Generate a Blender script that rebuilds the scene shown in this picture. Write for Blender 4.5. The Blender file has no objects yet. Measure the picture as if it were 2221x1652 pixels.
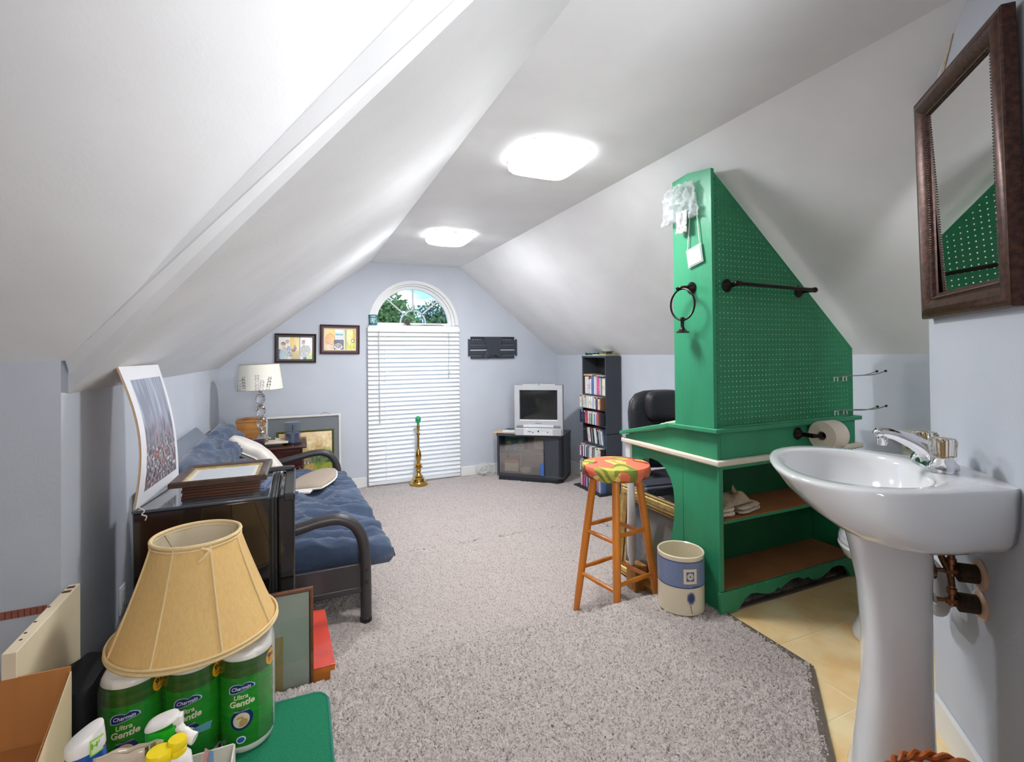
import bpy, math, random
import numpy as np
from mathutils import Vector, Matrix, noise as mnoise

# ------------------------------------------------------------------ camera, world, light, exposure
scn = bpy.context.scene
COL = scn.collection
FPX, CX, CY, CAMH = 1052.0, 1110.5, 756.2, 1.42
YAW, PIT, ROL = (math.radians(a) for a in (23.74, 0.532, -0.546))
cf = Vector((math.sin(YAW)*math.cos(PIT), math.cos(YAW)*math.cos(PIT), math.sin(PIT)))
cr0 = Vector((math.cos(YAW), -math.sin(YAW), 0)); cu0 = cr0.cross(cf)
cr = cr0*math.cos(ROL) + cu0*math.sin(ROL)
cu = cu0*math.cos(ROL) - cr0*math.sin(ROL)
camd = bpy.data.cameras.new('camera'); cam = bpy.data.objects.new('camera', camd); COL.objects.link(cam)
cam.matrix_world = Matrix(((cr.x, cu.x, -cf.x, 0), (cr.y, cu.y, -cf.y, 0), (cr.z, cu.z, -cf.z, CAMH), (0, 0, 0, 1)))
camd.sensor_width = 36; camd.lens = FPX/2221*36
camd.shift_y = (CY-826)/2221; camd.clip_start = 0.05; camd.clip_end = 300
scn.camera = cam

w = bpy.data.worlds.new('sky'); scn.world = w; w.use_nodes = True
nt = w.node_tree; nt.nodes.clear()
wo = nt.nodes.new('ShaderNodeOutputWorld'); bg = nt.nodes.new('ShaderNodeBackground')
tc = nt.nodes.new('ShaderNodeTexCoord'); mp = nt.nodes.new('ShaderNodeMapping'); mp.inputs['Scale'].default_value = (1, 1, 2.6)
nz = nt.nodes.new('ShaderNodeTexNoise'); nz.inputs['Scale'].default_value = 9; nz.inputs['Detail'].default_value = 6
rp = nt.nodes.new('ShaderNodeValToRGB')
rp.color_ramp.elements[0].position = .50; rp.color_ramp.elements[0].color = (.22, .44, .86, 1)
rp.color_ramp.elements[1].position = .68; rp.color_ramp.elements[1].color = (.92, .95, 1, 1)
nt.links.new(tc.outputs['Generated'], mp.inputs[0]); nt.links.new(mp.outputs[0], nz.inputs['Vector'])
nt.links.new(nz.outputs['Fac'], rp.inputs[0]); nt.links.new(rp.outputs[0], bg.inputs[0]); nt.links.new(bg.outputs[0], wo.inputs[0])
bg.inputs[1].default_value = 0.95

def area(name, loc, target, sx, sy, power, col=(1, 1, 1)):
    l = bpy.data.lights.new(name, 'AREA'); l.shape = 'RECTANGLE'; l.size = sx; l.size_y = sy; l.energy = power; l.color = col
    o = bpy.data.objects.new(name, l); COL.objects.link(o); o.location = loc
    o.rotation_euler = (Vector(target)-Vector(loc)).to_track_quat('-Z', 'Y').to_euler()
    return o
LAMP_EMIT = 34.0                       # the two ceiling fixtures, see ceiling_light()
def spot(name, loc, target, power, deg, col):
    l = bpy.data.lights.new(name, 'SPOT'); l.energy = power; l.spot_size = math.radians(deg); l.spot_blend = 1; l.shadow_soft_size = .25; l.color = col
    o = bpy.data.objects.new(name, l); COL.objects.link(o); o.location = loc
    o.rotation_euler = (Vector(target)-Vector(loc)).to_track_quat('-Z', 'Y').to_euler()
area('right_slope_fill', (1.05, -.35, 1.95), (2.45, 1.9, 2.05), .4, .3, 9.5, (.98, .99, 1))  # unseen fill added to brighten the right ceiling slope
spot('ceiling_fill_spot', (.45, -1.3, 1.25), (1.3, 3.2, 2.35), 110, 70, (.95, .975, 1))  # added spot, lifts the brightness of ceiling and slopes
area('landing_fill', (.3, -1.6, 2.2), (.8, 1.2, .3), .7, .7, 14, (1, .99, .97))  # soft fill added out of view behind the camera
sun = bpy.data.lights.new('sun', 'SUN'); sun.energy = 2.2; sun.angle = .02; sun.color = (1, .95, .86)
so = bpy.data.objects.new('sun', sun); COL.objects.link(so); so.rotation_euler = (math.radians(50), 0, math.radians(160)); so.location = (0, 0, 20)
scn.view_settings.view_transform = 'Standard'; scn.view_settings.look = 'None'
scn.view_settings.gamma = 1; scn.view_settings.use_curve_mapping = False
scn.view_settings.exposure = 1.42

# ------------------------------------------------------------------ pixel -> point on a real plane (2221 x 1652 frame)
CO = Vector((0, 0, CAMH))
def ray(px, py): return cr*((px-CX)/FPX) + cu*((CY-py)/FPX) + cf
def pz(px, py, z=0.0): d = ray(px, py); return CO + d*((z-CAMH)/d.z)
def pX(px, py, x): d = ray(px, py); return CO + d*(x/d.x)
def pY(px, py, y): d = ray(px, py); return CO + d*(y/d.y)

# ------------------------------------------------------------------ materials
def lin(c):
    return tuple(((v/255)/12.92 if v/255 <= .04045 else ((v/255+.055)/1.055)**2.4) for v in c)
MATS = {}
def M(name, rgb=(200, 200, 200), rough=.6, metal=0, noise=0, nscale=20, bump=0, bscale=60, trans=0, ior=1.45,
      rgb2=None, coat=0, stretch=None, alpha=1, emit=0, spec=None, sheen=0):
    if name in MATS: return MATS[name]
    m = bpy.data.materials.new(name); m.use_nodes = True; nt = m.node_tree; b = nt.nodes['Principled BSDF']
    c = lin(rgb); b.inputs['Base Color'].default_value = (*c, 1); b.inputs['Roughness'].default_value = rough
    b.inputs['Metallic'].default_value = metal; b.inputs['IOR'].default_value = ior
    b.inputs['Transmission Weight'].default_value = trans; b.inputs['Coat Weight'].default_value = coat
    b.inputs['Alpha'].default_value = alpha; b.inputs['Sheen Weight'].default_value = sheen
    if spec is not None: b.inputs['Specular IOR Level'].default_value = spec
    if emit: b.inputs['Emission Color'].default_value = (*c, 1); b.inputs['Emission Strength'].default_value = emit
    if noise or bump or rgb2:
        tc = nt.nodes.new('ShaderNodeTexCoord'); mp = nt.nodes.new('ShaderNodeMapping')
        if stretch: mp.inputs['Scale'].default_value = stretch
        nt.links.new(tc.outputs['Object'], mp.inputs[0])
    if noise or rgb2:
        n = nt.nodes.new('ShaderNodeTexNoise'); n.inputs['Scale'].default_value = nscale; n.inputs['Detail'].default_value = 5
        nt.links.new(mp.outputs[0], n.inputs['Vector'])
        r = nt.nodes.new('ShaderNodeValToRGB'); r.color_ramp.elements[0].position = .35; r.color_ramp.elements[1].position = .65
        c2 = lin(rgb2) if rgb2 else tuple(min(1, v*(1+noise)) for v in c)
        c1 = c if rgb2 else tuple(v*(1-noise) for v in c)
        r.color_ramp.elements[0].color = (*c1, 1); r.color_ramp.elements[1].color = (*c2, 1)
        nt.links.new(n.outputs['Fac'], r.inputs[0]); nt.links.new(r.outputs[0], b.inputs['Base Color'])
    if bump:
        n2 = nt.nodes.new('ShaderNodeTexNoise'); n2.inputs['Scale'].default_value = bscale; n2.inputs['Detail'].default_value = 3
        nt.links.new(mp.outputs[0], n2.inputs['Vector'])
        bp = nt.nodes.new('ShaderNodeBump'); bp.inputs['Strength'].default_value = bump; bp.inputs['Distance'].default_value = .01
        nt.links.new(n2.outputs['Fac'], bp.inputs['Height']); nt.links.new(bp.outputs[0], b.inputs['Normal'])
    MATS[name] = m; return m
def MP(name='print', rough=.6, coat=0):
    """printed surface: colour comes from the mesh colour attribute"""
    if name in MATS: return MATS[name]
    m = bpy.data.materials.new(name); m.use_nodes = True; nt = m.node_tree; b = nt.nodes['Principled BSDF']
    a = nt.nodes.new('ShaderNodeAttribute'); a.attribute_name = 'Col'
    nt.links.new(a.outputs['Color'], b.inputs['Base Color']); b.inputs['Roughness'].default_value = rough; b.inputs['Coat Weight'].default_value = coat
    MATS[name] = m; return m

WHITE = M('white_paint', (238, 238, 239), .75, noise=.03, nscale=3, bump=.05, bscale=90)
WALL = M('blue_grey_wall_paint', (196, 201, 210), .7, noise=.02, nscale=4, bump=.06, bscale=120)
TRIMW = M('trim_white', (228, 228, 226), .45)
CHROME = M('chrome', (230, 230, 232), .07, metal=1)
PORC = M('porcelain', (232, 233, 234), .08, coat=.6)
BRONZE = M('oil_rubbed_bronze', (42, 34, 32), .32, metal=.75)
GREEN = M('green_painted_wood', (52, 148, 106), .42, noise=.10, nscale=5, stretch=(1, 1, .25), bump=.12, bscale=40)
BLACKP = M('black_plastic', (30, 31, 33), .35)
STEELG = M('grey_futon_steel', (70, 66, 67), .38, metal=.25)

# ------------------------------------------------------------------ mesh builder
FR = {}                                   # frame (world matrix) of every parent
def fr(o): return FR.get(o.name, Matrix.Identity(4)) if o else Matrix.Identity(4)
class B:
    def __init__(s): s.v = []; s.f = []
    def add(s, vs, fs):
        n = len(s.v); s.v += [tuple(v) for v in vs]; s.f += [tuple(i+n for i in f) for f in fs]; return s
    def box(s, x0, x1, y0, y1, z0, z1, mt=None):
        vs = [Vector(p) for p in ((x0,y0,z0),(x1,y0,z0),(x1,y1,z0),(x0,y1,z0),(x0,y0,z1),(x1,y0,z1),(x1,y1,z1),(x0,y1,z1))]
        if mt: vs = [mt @ v for v in vs]
        return s.add(vs, [(0,3,2,1),(4,5,6,7),(0,1,5,4),(1,2,6,5),(2,3,7,6),(3,0,4,7)])
    def prism(s, pts, off):               # polygon pts (3D) extruded by vector off
        n = len(pts); off = Vector(off); a = [Vector(p) for p in pts]; b = [p+off for p in a]
        return s.add(a+b, [tuple(reversed(range(n))), tuple(range(n, 2*n))]+[(i, (i+1) % n, n+(i+1) % n, n+i) for i in range(n)])
    def tube(s, path, r, n=10, cap=True, sx=1):
        P = [Vector(p) for p in path]; R = r if isinstance(r, (list, tuple)) else [r]*len(P)
        rings = []; prev = None
        for i, p in enumerate(P):
            t = (P[min(i+1, len(P)-1)]-P[max(i-1, 0)]).normalized()
            if prev is None:
                a = Vector((0, 0, 1)) if abs(t.z) < .9 else Vector((1, 0, 0)); u = t.cross(a).normalized()
            else:
                u = (prev - t*prev.dot(t)); u = u.normalized() if u.length > 1e-6 else t.orthogonal().normalized()
            prev = u; q = t.cross(u)
            rings.append([p+(u*math.cos(k*2*math.pi/n)*sx+q*math.sin(k*2*math.pi/n))*R[i] for k in range(n)])
        return s.loft(rings, cap)
    def loft(s, rings, cap=True, close=True):
        n = len(rings[0]); vs = [v for r in rings for v in r]; fs = []
        for i in range(len(rings)-1):
            for k in range(n if close else n-1):
                fs.append((i*n+k, i*n+(k+1) % n, (i+1)*n+(k+1) % n, (i+1)*n+k))
        if cap: fs += [tuple(reversed(range(n))), tuple(range((len(rings)-1)*n, len(rings)*n))]
        return s.add(vs, fs)
    def lathe(s, prof, n=24, c=(0, 0, 0), axis='z', cap=True, mt=None):
        rings = []
        for r, z in prof:
            ring = []
            for k in range(n):
                a = 2*math.pi*k/n; x, y = r*math.cos(a), r*math.sin(a)
                v = {'z': Vector((x, y, z)), 'y': Vector((x, z, -y)), 'x': Vector((z, x, y))}[axis]+Vector(c)
                ring.append(mt @ v if mt else v)
            rings.append(ring)
        return s.loft(rings, cap)
    def grid(s, fn, nu, nv):
        vs = [fn(i/nu, j/nv) for j in range(nv+1) for i in range(nu+1)]
        return s.add(vs, [(j*(nu+1)+i, j*(nu+1)+i+1, (j+1)*(nu+1)+i+1, (j+1)*(nu+1)+i) for j in range(nv) for i in range(nu)])
    def ell(s, c, rx, ry, rz, nu=14, nv=9):
        c = Vector(c); rings = []
        for j in range(1, nv):
            t = math.pi*j/nv
            rings.append([c+Vector((rx*math.sin(t)*math.cos(a), ry*math.sin(t)*math.sin(a), -rz*math.cos(t))) for a in (2*math.pi*k/nu for k in range(nu))])
        return s.loft(rings)
    def build(s, name, mat, parent=None, smooth=False, bevel=0, world=False, solid=0, seg=2, subsurf=0, sharp=40):
        me = bpy.data.meshes.new(name)
        vs = s.v
        if world and parent:
            inv = fr(parent).inverted(); vs = [tuple(inv @ Vector(v)) for v in vs]
        me.from_pydata(vs, [], s.f); me.materials.append(mat)
        import bmesh
        bm = bmesh.new(); bm.from_mesh(me); bmesh.ops.recalc_face_normals(bm, faces=bm.faces); bm.to_mesh(me); bm.free()
        if smooth:
            me.shade_smooth()
            if sharp: me.set_sharp_from_angle(angle=math.radians(sharp))
        me.update()
        o = bpy.data.objects.new(name, me); COL.objects.link(o)
        if parent: o.parent = parent
        if solid:
            md = o.modifiers.new('solid', 'SOLIDIFY'); md.thickness = solid; md.offset = 0
        if subsurf:
            md = o.modifiers.new('sub', 'SUBSURF'); md.levels = subsurf; md.render_levels = subsurf
        if bevel:
            md = o.modifiers.new('bevel', 'BEVEL'); md.width = bevel; md.segments = seg; md.limit_method = 'ANGLE'; md.angle_limit = math.radians(35)
            if seg > 1: me.shade_smooth(); me.set_sharp_from_angle(angle=math.radians(50))
        FR[o.name] = fr(parent)
        return o
def tag(o, label=None, cat=None, group=None, kind=None):
    if label: o['label'] = label
    if cat: o['category'] = cat
    if group: o['group'] = group
    if kind: o['kind'] = kind
    return o
def thing(name, label, cat, loc=(0, 0, 0), rz=0, group=None, mt=None):
    o = bpy.data.objects.new(name, None); COL.objects.link(o); o.empty_display_size = .05
    m = mt if mt is not None else Matrix.Translation(Vector(loc)) @ Matrix.Rotation(rz, 4, 'Z')
    o.matrix_world = m; FR[o.name] = m.copy()
    return tag(o, label, cat, group)
def struct(o): o['kind'] = 'structure'; return o
def dup(root, mt, label=None, group=None):
    r = root.copy(); COL.objects.link(r); r.matrix_world = mt; FR[r.name] = mt.copy()
    if label: r['label'] = label
    if group: r['group'] = group
    for ch in list(root.children):
        c = ch.copy(); COL.objects.link(c); c.parent = r
        for g in list(ch.children):
            d = g.copy(); COL.objects.link(d); d.parent = c
    return r
def panel(name, fn, nx, ny, colf, parent=None, mat=None, world=False, smooth=False):
    """flat print: a fine grid of coloured facets; colf(u,v) gives sRGB or None (no facet)"""
    vs = []; fs = []; cols = []; idx = {}
    def vid(i, j):
        if (i, j) not in idx: idx[(i, j)] = len(vs); vs.append(Vector(fn(i/nx, j/ny)))
        return idx[(i, j)]
    for j in range(ny):
        for i in range(nx):
            c = colf((i+.5)/nx, (j+.5)/ny)
            if c is None: continue
            fs.append((vid(i, j), vid(i+1, j), vid(i+1, j+1), vid(i, j+1))); cols.append((*lin(tuple(max(0, min(255, q)) for q in c)), 1))
    if world and parent:
        inv = fr(parent).inverted(); vs = [inv @ v for v in vs]
    me = bpy.data.meshes.new(name); me.from_pydata([tuple(v) for v in vs], [], fs)
    at = me.color_attributes.new('Col', 'FLOAT_COLOR', 'CORNER')
    at.data.foreach_set('color', np.repeat(np.array(cols, dtype=np.float32), 4, axis=0).ravel())
    me.materials.append(mat or MP()); me.update()
    if smooth: me.shade_smooth()
    o = bpy.data.objects.new(name, me); COL.objects.link(o)
    if parent: o.parent = parent
    FR[o.name] = fr(parent); return o
def text(name, s, fn, size, mat, parent=None, shear=0, world=False, spacing=1, align='CENTER', solid=0):
    cu_ = bpy.data.curves.new('t', 'FONT'); cu_.body = s; cu_.size = size; cu_.shear = shear; cu_.align_x = align; cu_.align_y = 'CENTER'; cu_.space_character = spacing
    cu_.offset = solid; cu_.resolution_u = 3
    t = bpy.data.objects.new('t', cu_); COL.objects.link(t)
    dg = bpy.context.evaluated_depsgraph_get(); me = bpy.data.meshes.new_from_object(t.evaluated_get(dg)); me.name = name
    bpy.data.objects.remove(t)
    inv = fr(parent).inverted() if (world and parent) else Matrix.Identity(4)
    for v in me.vertices: v.co = inv @ Vector(fn(v.co.x, v.co.y))
    me.materials.clear(); me.materials.append(mat)
    o = bpy.data.objects.new(name, me); COL.objects.link(o)
    if parent: o.parent = parent
    FR[o.name] = fr(parent); return o
def nz3(x, y, z=0): return mnoise.noise(Vector((x, y, z)))
def arc(cx, cy, r, a0, a1, n): return [(cx+r*math.cos(math.radians(a0+(a1-a0)*i/n)), cy+r*math.sin(math.radians(a0+(a1-a0)*i/n))) for i in range(n+1)]
def smoothpath(P, k=6):
    P = [Vector(p) for p in P]; out = []
    for i in range(len(P)-1):
        a, b, c, d = P[max(i-1, 0)], P[i], P[i+1], P[min(i+2, len(P)-1)]
        for j in range(k):
            t = j/k; out.append(.5*((2*b)+(c-a)*t+(2*a-5*b+4*c-d)*t*t+(3*b-a-3*c+d)*t**3))
    return out+[P[-1]]

# ------------------------------------------------------------------ the room
H = .18                                   # height of the raised landing
XL, XR, YB = -.703, 2.981, 5.408
ZL, ZR, ZC = 1.30, 1.393, 2.42
FL, FRX = .713, 1.72                      # folds of the flat ceiling
YS = 2.0                                  # edge of the landing
rs, ssl = math.radians(45.5), 0
SD = Vector((math.sin(rs), math.cos(rs), 0)); SN = Vector((-SD.y, SD.x, 0)); SQ = Vector((1.943, .929, 0))
def SW(t, w_, z): return SQ+SD*t+SN*w_+Vector((0, 0, z))
SANG = math.atan2(SD.y, SD.x)

T = .1
# back wall with an arched opening
ox0, ox1, wc, wr = .695, 1.685, 1.19, .495
zs = 1.745
def backwall():
    b = B(); pts = [(XL-.1, 0), (ox0, 0)]
    outer = [(XL-.1, 0), (XL-.1, ZL), (XL, ZL+.02), (FL, ZC+.06), (FRX, ZC+.06), (XR, ZR+.06), (XR+.1, ZR), (XR+.1, 0), (ox1, 0)]
    hole = [(ox1, zs)]+[(wc+wr*math.cos(math.radians(a)), zs+wr*math.sin(math.radians(a))) for a in range(5, 180, 5)]+[(ox0, zs)]
    poly = [(p[0], p[1]) for p in outer]+hole+[(ox0, 0)]
    from mathutils.geometry import tessellate_polygon
    tri = tessellate_polygon([[Vector((p[0], p[1], 0)) for p in poly]])
    n = len(poly)
    vs = [(p[0], YB, p[1]) for p in poly]+[(p[0], YB+.14, p[1]) for p in poly]
    fs = [tuple(t) for t in tri]+[tuple(i+n for i in reversed(t)) for t in tri]+[(i, (i+1) % n, n+(i+1) % n, n+i) for i in range(n)]
    return b.add(vs, fs)
struct(backwall().build('wall_back', WALL))
struct(B().box(XL-T, XL, YS+.02, YB, 0, 1.5).build('wall_left', WALL))
struct(B().box(-3.0, XL-T, YS+.02, YS+.02+T, 0, 1.6).build('wall_left_front', WALL))
struct(B().box(XR, XR+T, -1.2, YB, 0, 1.6).build('wall_right', WALL))
struct(B().prism([SW(0, 0, 0), SW(-1.55, 0, 0), SW(-1.55, -T, 0), SW(0, -T, 0)], (0, 0, ZC+.1)).build('wall_sink', WALL))
e = SW(-1.55, -T, 0)
struct(B().box(e.x, e.x+T, -2.3, e.y, 0, ZC+.1).build('wall_landing_right', WALL))
struct(B().box(e.x, XR, -.55, -.45, 0, ZC+.1).build('wall_alcove', WALL))
struct(B().box(-3.0, e.x+T, -2.4, -2.3, 0, ZC+.1).build('wall_behind', WALL))
struct(B().box(-3.1, -3.0, -2.4, YS+.12, 0, ZC+.1).build('wall_landing_left', WALL))
# ceilings
sl = (ZC-ZL)/(FL-XL)
VB0, VB1 = Vector((XL, 2.133, ZL)), Vector((FL, .413, ZC))
VA0, VA1 = Vector((-.692, YS+.02, 1.41)), Vector((.557, .757, ZC))
up = (0, 0, .12)
struct(B().prism([(XL-.05, YB, ZL-.04), (XL-.05, VB0.y, ZL-.04), VB1, (FL, YB, ZC)], up).build('ceiling_slope_left', WHITE))
struct(B().prism([(-3, YS+.02, 1.41), VA0, VA1, (-3, .757, ZC)], up).build('ceiling_slope_front', WHITE))
struct(B().prism([(-3, -2.3, ZC), (-3, .757, ZC), VA1, VB1, (FL, YB, ZC), (FRX, YB, ZC), (FRX, -2.3, ZC)], (0, 0, .1)).build('ceiling', WHITE))
struct(B().prism([(FRX, -1.2, ZC), (FRX, YB, ZC), (XR+.05, YB, ZR-.04), (XR+.05, -1.2, ZR-.04)], up).build('ceiling_slope_right', WHITE))
# boxed valley between the two slopes
vb = B(); VAx, VBx = VA0+Vector((-.02, .1, .08)), VB0+Vector((-.0, .02, .04))
vb.add([VA0, VA1, VB1, VB0, VA0+Vector((0, .25, .3)), VA1+Vector((0, .1, .1)), VB1+Vector((0, .1, .1)), VB0+Vector((0, .15, .35))],
       [(0, 1, 2, 3), (4, 7, 6, 5), (0, 3, 7, 4), (1, 5, 6, 2), (0, 4, 5, 1), (3, 2, 6, 7)])
struct(vb.build('ceiling_valley_beam', WHITE))
# cracked drywall by the mirror
struct(B().prism([SW(-.03, .001, 2.19), SW(-.20, .001, 2.36), SW(-.24, .001, 2.40), SW(-.10, .001, 2.22)], SN*.002).build('trim_3', M('torn_drywall_paper', (196, 178, 146), .9, noise=.2, nscale=60)))

# carpets: pile as real relief
def carpet_mat():
    m = bpy.data.materials.new('carpet_pile'); m.use_nodes = True; nt = m.node_tree; b = nt.nodes['Principled BSDF']
    tc = nt.nodes.new('ShaderNodeTexCoord')
    n = nt.nodes.new('ShaderNodeTexNoise'); n.inputs['Scale'].default_value = 130; n.inputs['Detail'].default_value = 2
    r = nt.nodes.new('ShaderNodeValToRGB'); e = r.color_ramp.elements
    e[0].position = .30; e[0].color = (*lin((142, 128, 122)), 1); e[1].position = .50; e[1].color = (*lin((206, 194, 188)), 1)
    nt.links.new(tc.outputs['Object'], n.inputs['Vector']); nt.links.new(n.outputs['Fac'], r.inputs[0])
    nt.links.new(r.outputs[0], b.inputs['Base Color']); b.inputs['Roughness'].default_value = .95
    n2 = nt.nodes.new('ShaderNodeTexNoise'); n2.inputs['Scale'].default_value = 220; n2.inputs['Detail'].default_value = 2
    bp = nt.nodes.new('ShaderNodeBump'); bp.inputs['Strength'].default_value = .8; bp.inputs['Distance'].default_value = .010
    nt.links.new(tc.outputs['Object'], n2.inputs['Vector']); nt.links.new(n2.outputs['Fac'], bp.inputs['Height']); nt.links.new(bp.outputs[0], b.inputs['Normal'])
    b.inputs['Sheen Weight'].default_value = .2
    return m
CARPET = carpet_mat()
def carpet(name, x0, x1, s0, s1, step, zf, keep=None, amp=.004, seed=1, parent=None):
    rng = np.random.default_rng(seed)
    nx = int((x1-x0)/step); ny = int((s1-s0)/step)
    X, S = np.meshgrid(np.linspace(x0, x1, nx+1), np.linspace(s0, s1, ny+1))
    Y, Z = zf(S)
    h = rng.normal(0, 1, X.shape)
    low = rng.normal(0, 1, (ny//4+2, nx//4+2)); iy = np.arange(ny+1)//4; ix = np.arange(nx+1)//4
    lo = low[np.ix_(iy, ix)]
    for _ in range(2): lo = (lo+np.roll(lo, 1, 0)+np.roll(lo, 1, 1)+np.roll(lo, -1, 0)+np.roll(lo, -1, 1))/5
    Z = Z + np.clip(amp*.75*h + amp*.6*lo, -amp*1.3, amp*1.3)
    X = X + rng.normal(0, step*.22, X.shape); Y = Y + rng.normal(0, step*.22, X.shape)
    co = np.stack([X, Y, Z], -1).reshape(-1, 3)
    i = np.arange(ny)[:, None]*(nx+1)+np.arange(nx)[None, :]
    F = np.stack([i, i+1, i+nx+2, i+nx+1], -1).reshape(-1, 4)
    if keep is not None:
        c = co[F].mean(1); F = F[keep(c[:, 0], c[:, 1])]
    me = bpy.data.meshes.new(name); me.vertices.add(len(co)); me.vertices.foreach_set('co', co.ravel())
    me.loops.add(F.size); me.loops.foreach_set('vertex_index', F.ravel().astype(np.int32))
    me.polygons.add(len(F)); me.polygons.foreach_set('loop_start', np.arange(0, F.size, 4, dtype=np.int32))
    me.update(calc_edges=True); me.validate(); me.shade_smooth(); me.materials.append(CARPET)
    o = bpy.data.objects.new(name, me); COL.objects.link(o)
    if parent: o.parent = parent
    return o
fl = struct(B().box(XL, XR, YS, YB+.1, -.08, -.002).build('floor', CARPET))
c1 = carpet('carpet_pile', XL, XR, 3.5, YB, .0066, lambda s: (s, s*0+.004), seed=2, amp=.0048, parent=fl); c1['kind'] = 'stuff'
c0 = carpet('carpet_pile', -.2, 2.3, YS+.03, 3.5, .0062, lambda s: (s, s*0+.004), seed=8, amp=.0048, parent=fl); c0['kind'] = 'stuff'
c5 = carpet('carpet_pile', XL, -.2, YS+.03, 3.5, .012, lambda s: (s, s*0+.004), seed=9, amp=.0045, parent=fl); c5['kind'] = 'stuff'
c6 = carpet('carpet_pile', 2.3, XR, YS+.03, 3.5, .0085, lambda s: (s, s*0+.004), seed=10, amp=.0055, parent=fl); c6['kind'] = 'stuff'
pts_th = [Vector((1.83, 1.72, H)), Vector((1.822, 1.285, H)), Vector((1.457, .969, H)), Vector((1.10, .66, H))]
lp = struct(B().box(-3.0, XR, -2.3, YS-.03, -.08, H-.014).build('floor_landing', M('subfloor', (190, 170, 130), .8)))
def nose(s):
    R = .03; y = np.where(s < YS-R, s, YS-R+R*np.sin(np.clip((s-(YS-R))/R, 0, math.pi/2)))
    z = np.where(s < YS-R, H+.008, H+.008-R+R*np.cos(np.clip((s-(YS-R))/R, 0, math.pi/2)))
    z = z - np.maximum(0, s-(YS-R)-R*math.pi/2); return y, z
def keepl(x, y):
    d = (pts_th[2]-pts_th[1]); n_ = Vector((d.y, -d.x))
    side = (x-pts_th[1].x)*d.y-(y-pts_th[1].y)*d.x
    A = (y > pts_th[1].y) & (x < 1.828)
    Bm = (y <= pts_th[1].y) & (side > 0)
    U = (y > 1.735)
    return np.where(d.y*(-1)*1.0 > 0, A | Bm | U, A | Bm | U)
smax = YS-.03+.03*math.pi/2+H-.03
c2 = carpet('carpet_pile', -1.2, 1.84, .55, smax, .0048, nose, keep=keepl, seed=3, amp=.0066, parent=lp); c2['kind'] = 'stuff'
c3 = carpet('carpet_pile', 1.84, XR, 1.735, smax, .009, nose, seed=4, amp=.004, parent=lp); c3['kind'] = 'stuff'
c4 = carpet('carpet_pile', -3.0, 1.0, -2.3, .56, .03, lambda s: (s, s*0+H), seed=5, amp=.003, parent=lp); c4['kind'] = 'stuff'
# tile floor of the wash corner
tf = struct(B().box(.6, XR, -.45, 1.735, H-.014, H-.0018).build('floor_tiled', M('grout', (240, 222, 180), .8)))
TILE = M('tile_ochre', (236, 198, 138), .32, rgb2=(248, 226, 178), nscale=7, bump=.06, bscale=18)
xs = [1.075, 1.435, 1.795, 2.152, 2.512, 2.872, 3.2]; ys = [-.36, 0, .357, .715, 1.073, 1.432, 1.79]
for i in range(len(xs)-1):
    for j in range(len(ys)-1):
        a, b_, c, d = xs[i]+.0035, min(xs[i+1]-.0035, XR), ys[j]+.0035, min(ys[j+1]-.0035, 1.733)
        if b_-a < .02 or (xs[i+1] < 1.5 and ys[j+1] > 1.08) or xs[i+1] < 1.2 and ys[j+1] > .72: continue
        B().box(a, b_, c, d, H-.0018, H-.0008+random.Random(i*9+j).uniform(-.0006, .0006)).build('tile', TILE, tf, bevel=.0006)
STRIP = M('threshold_strip', (118, 108, 98), .45, metal=.3, noise=.12, nscale=50)
def strip(name, a, b_, wd, z0, z1, side=0):
    a = Vector(a); b_ = Vector(b_); d = (b_-a).normalized(); n = Vector((-d.y, d.x, 0))*wd/2
    return struct(B().prism([a-n, b_-n, b_+n, a+n], (0, 0, z1-z0)).build(name, STRIP, bevel=.002))
z0 = H-.012
strip('trim_4', (1.832, 1.722, z0), (1.823, 1.283, z0), .022, z0, H+.012)
strip('trim_5', (1.823, 1.285, z0), (1.10, .657, z0), .03, z0, H+.012)
strip('trim_6', (1.85, 1.722, z0), (2.95, 1.722, z0), .03, z0, H+.006)
# baseboards
BB = TRIMW
struct(B().box(XL, .66, YB-.014, YB, 0, .11).build('baseboard_back', BB, bevel=.004))
struct(B().box(1.715, XR, YB-.014, YB, 0, .11).build('baseboard_back_right', BB, bevel=.004))
struct(B().box(XR-.014, XR, 1.75, YB-.014, .0, .13).build('baseboard_right', BB, bevel=.004))
struct(B().prism([SW(-.02, 0, H-.01), SW(-1.5, 0, H-.01), SW(-1.5, .015, H-.01), SW(-.02, .015, H-.01)], (0, 0, .115)).build('baseboard_sink', BB, bevel=.004))

# ------------------------------------------------------------------ arched window
GLASS = M('window_glass', (255, 255, 255), .0, trans=1, ior=1.01, spec=.3)
win = struct(thing('window_1', None, None, (wc, YB, 0)))
def ring(b, c, r0, r1, y0, y1, zb, n=40, a0=0, a1=180):
    P0 = [(c+r0*math.cos(math.radians(a)), zb+r0*math.sin(math.radians(a))) for a in np.linspace(a0, a1, n+1)]
    P1 = [(c+r1*math.cos(math.radians(a)), zb+r1*math.sin(math.radians(a))) for a in np.linspace(a0, a1, n+1)]
    rings = [[Vector((p[0], y0, p[1])), Vector((q[0], y0, q[1])), Vector((q[0], y1, q[1])), Vector((p[0], y1, p[1]))] for p, q in zip(P0, P1)]
    return b.loft(rings)
b = ring(B(), wc, wr+.012, wr-.022, YB-.012, YB+.03, zs-.01); b.box(wc-wr-.012, wc-wr+.022, YB-.012, YB+.03, .0, zs)
b.box(wc+wr-.022, wc+wr+.012, YB-.012, YB+.03, .0, zs); b.build('arch_casing', TRIMW, win, world=True, smooth=True)
ring(B(), wc, wr+.01, wr-.05, YB+.03, YB+.07, zs).build('arch_jamb', TRIMW, win, world=True, smooth=True)
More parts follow.
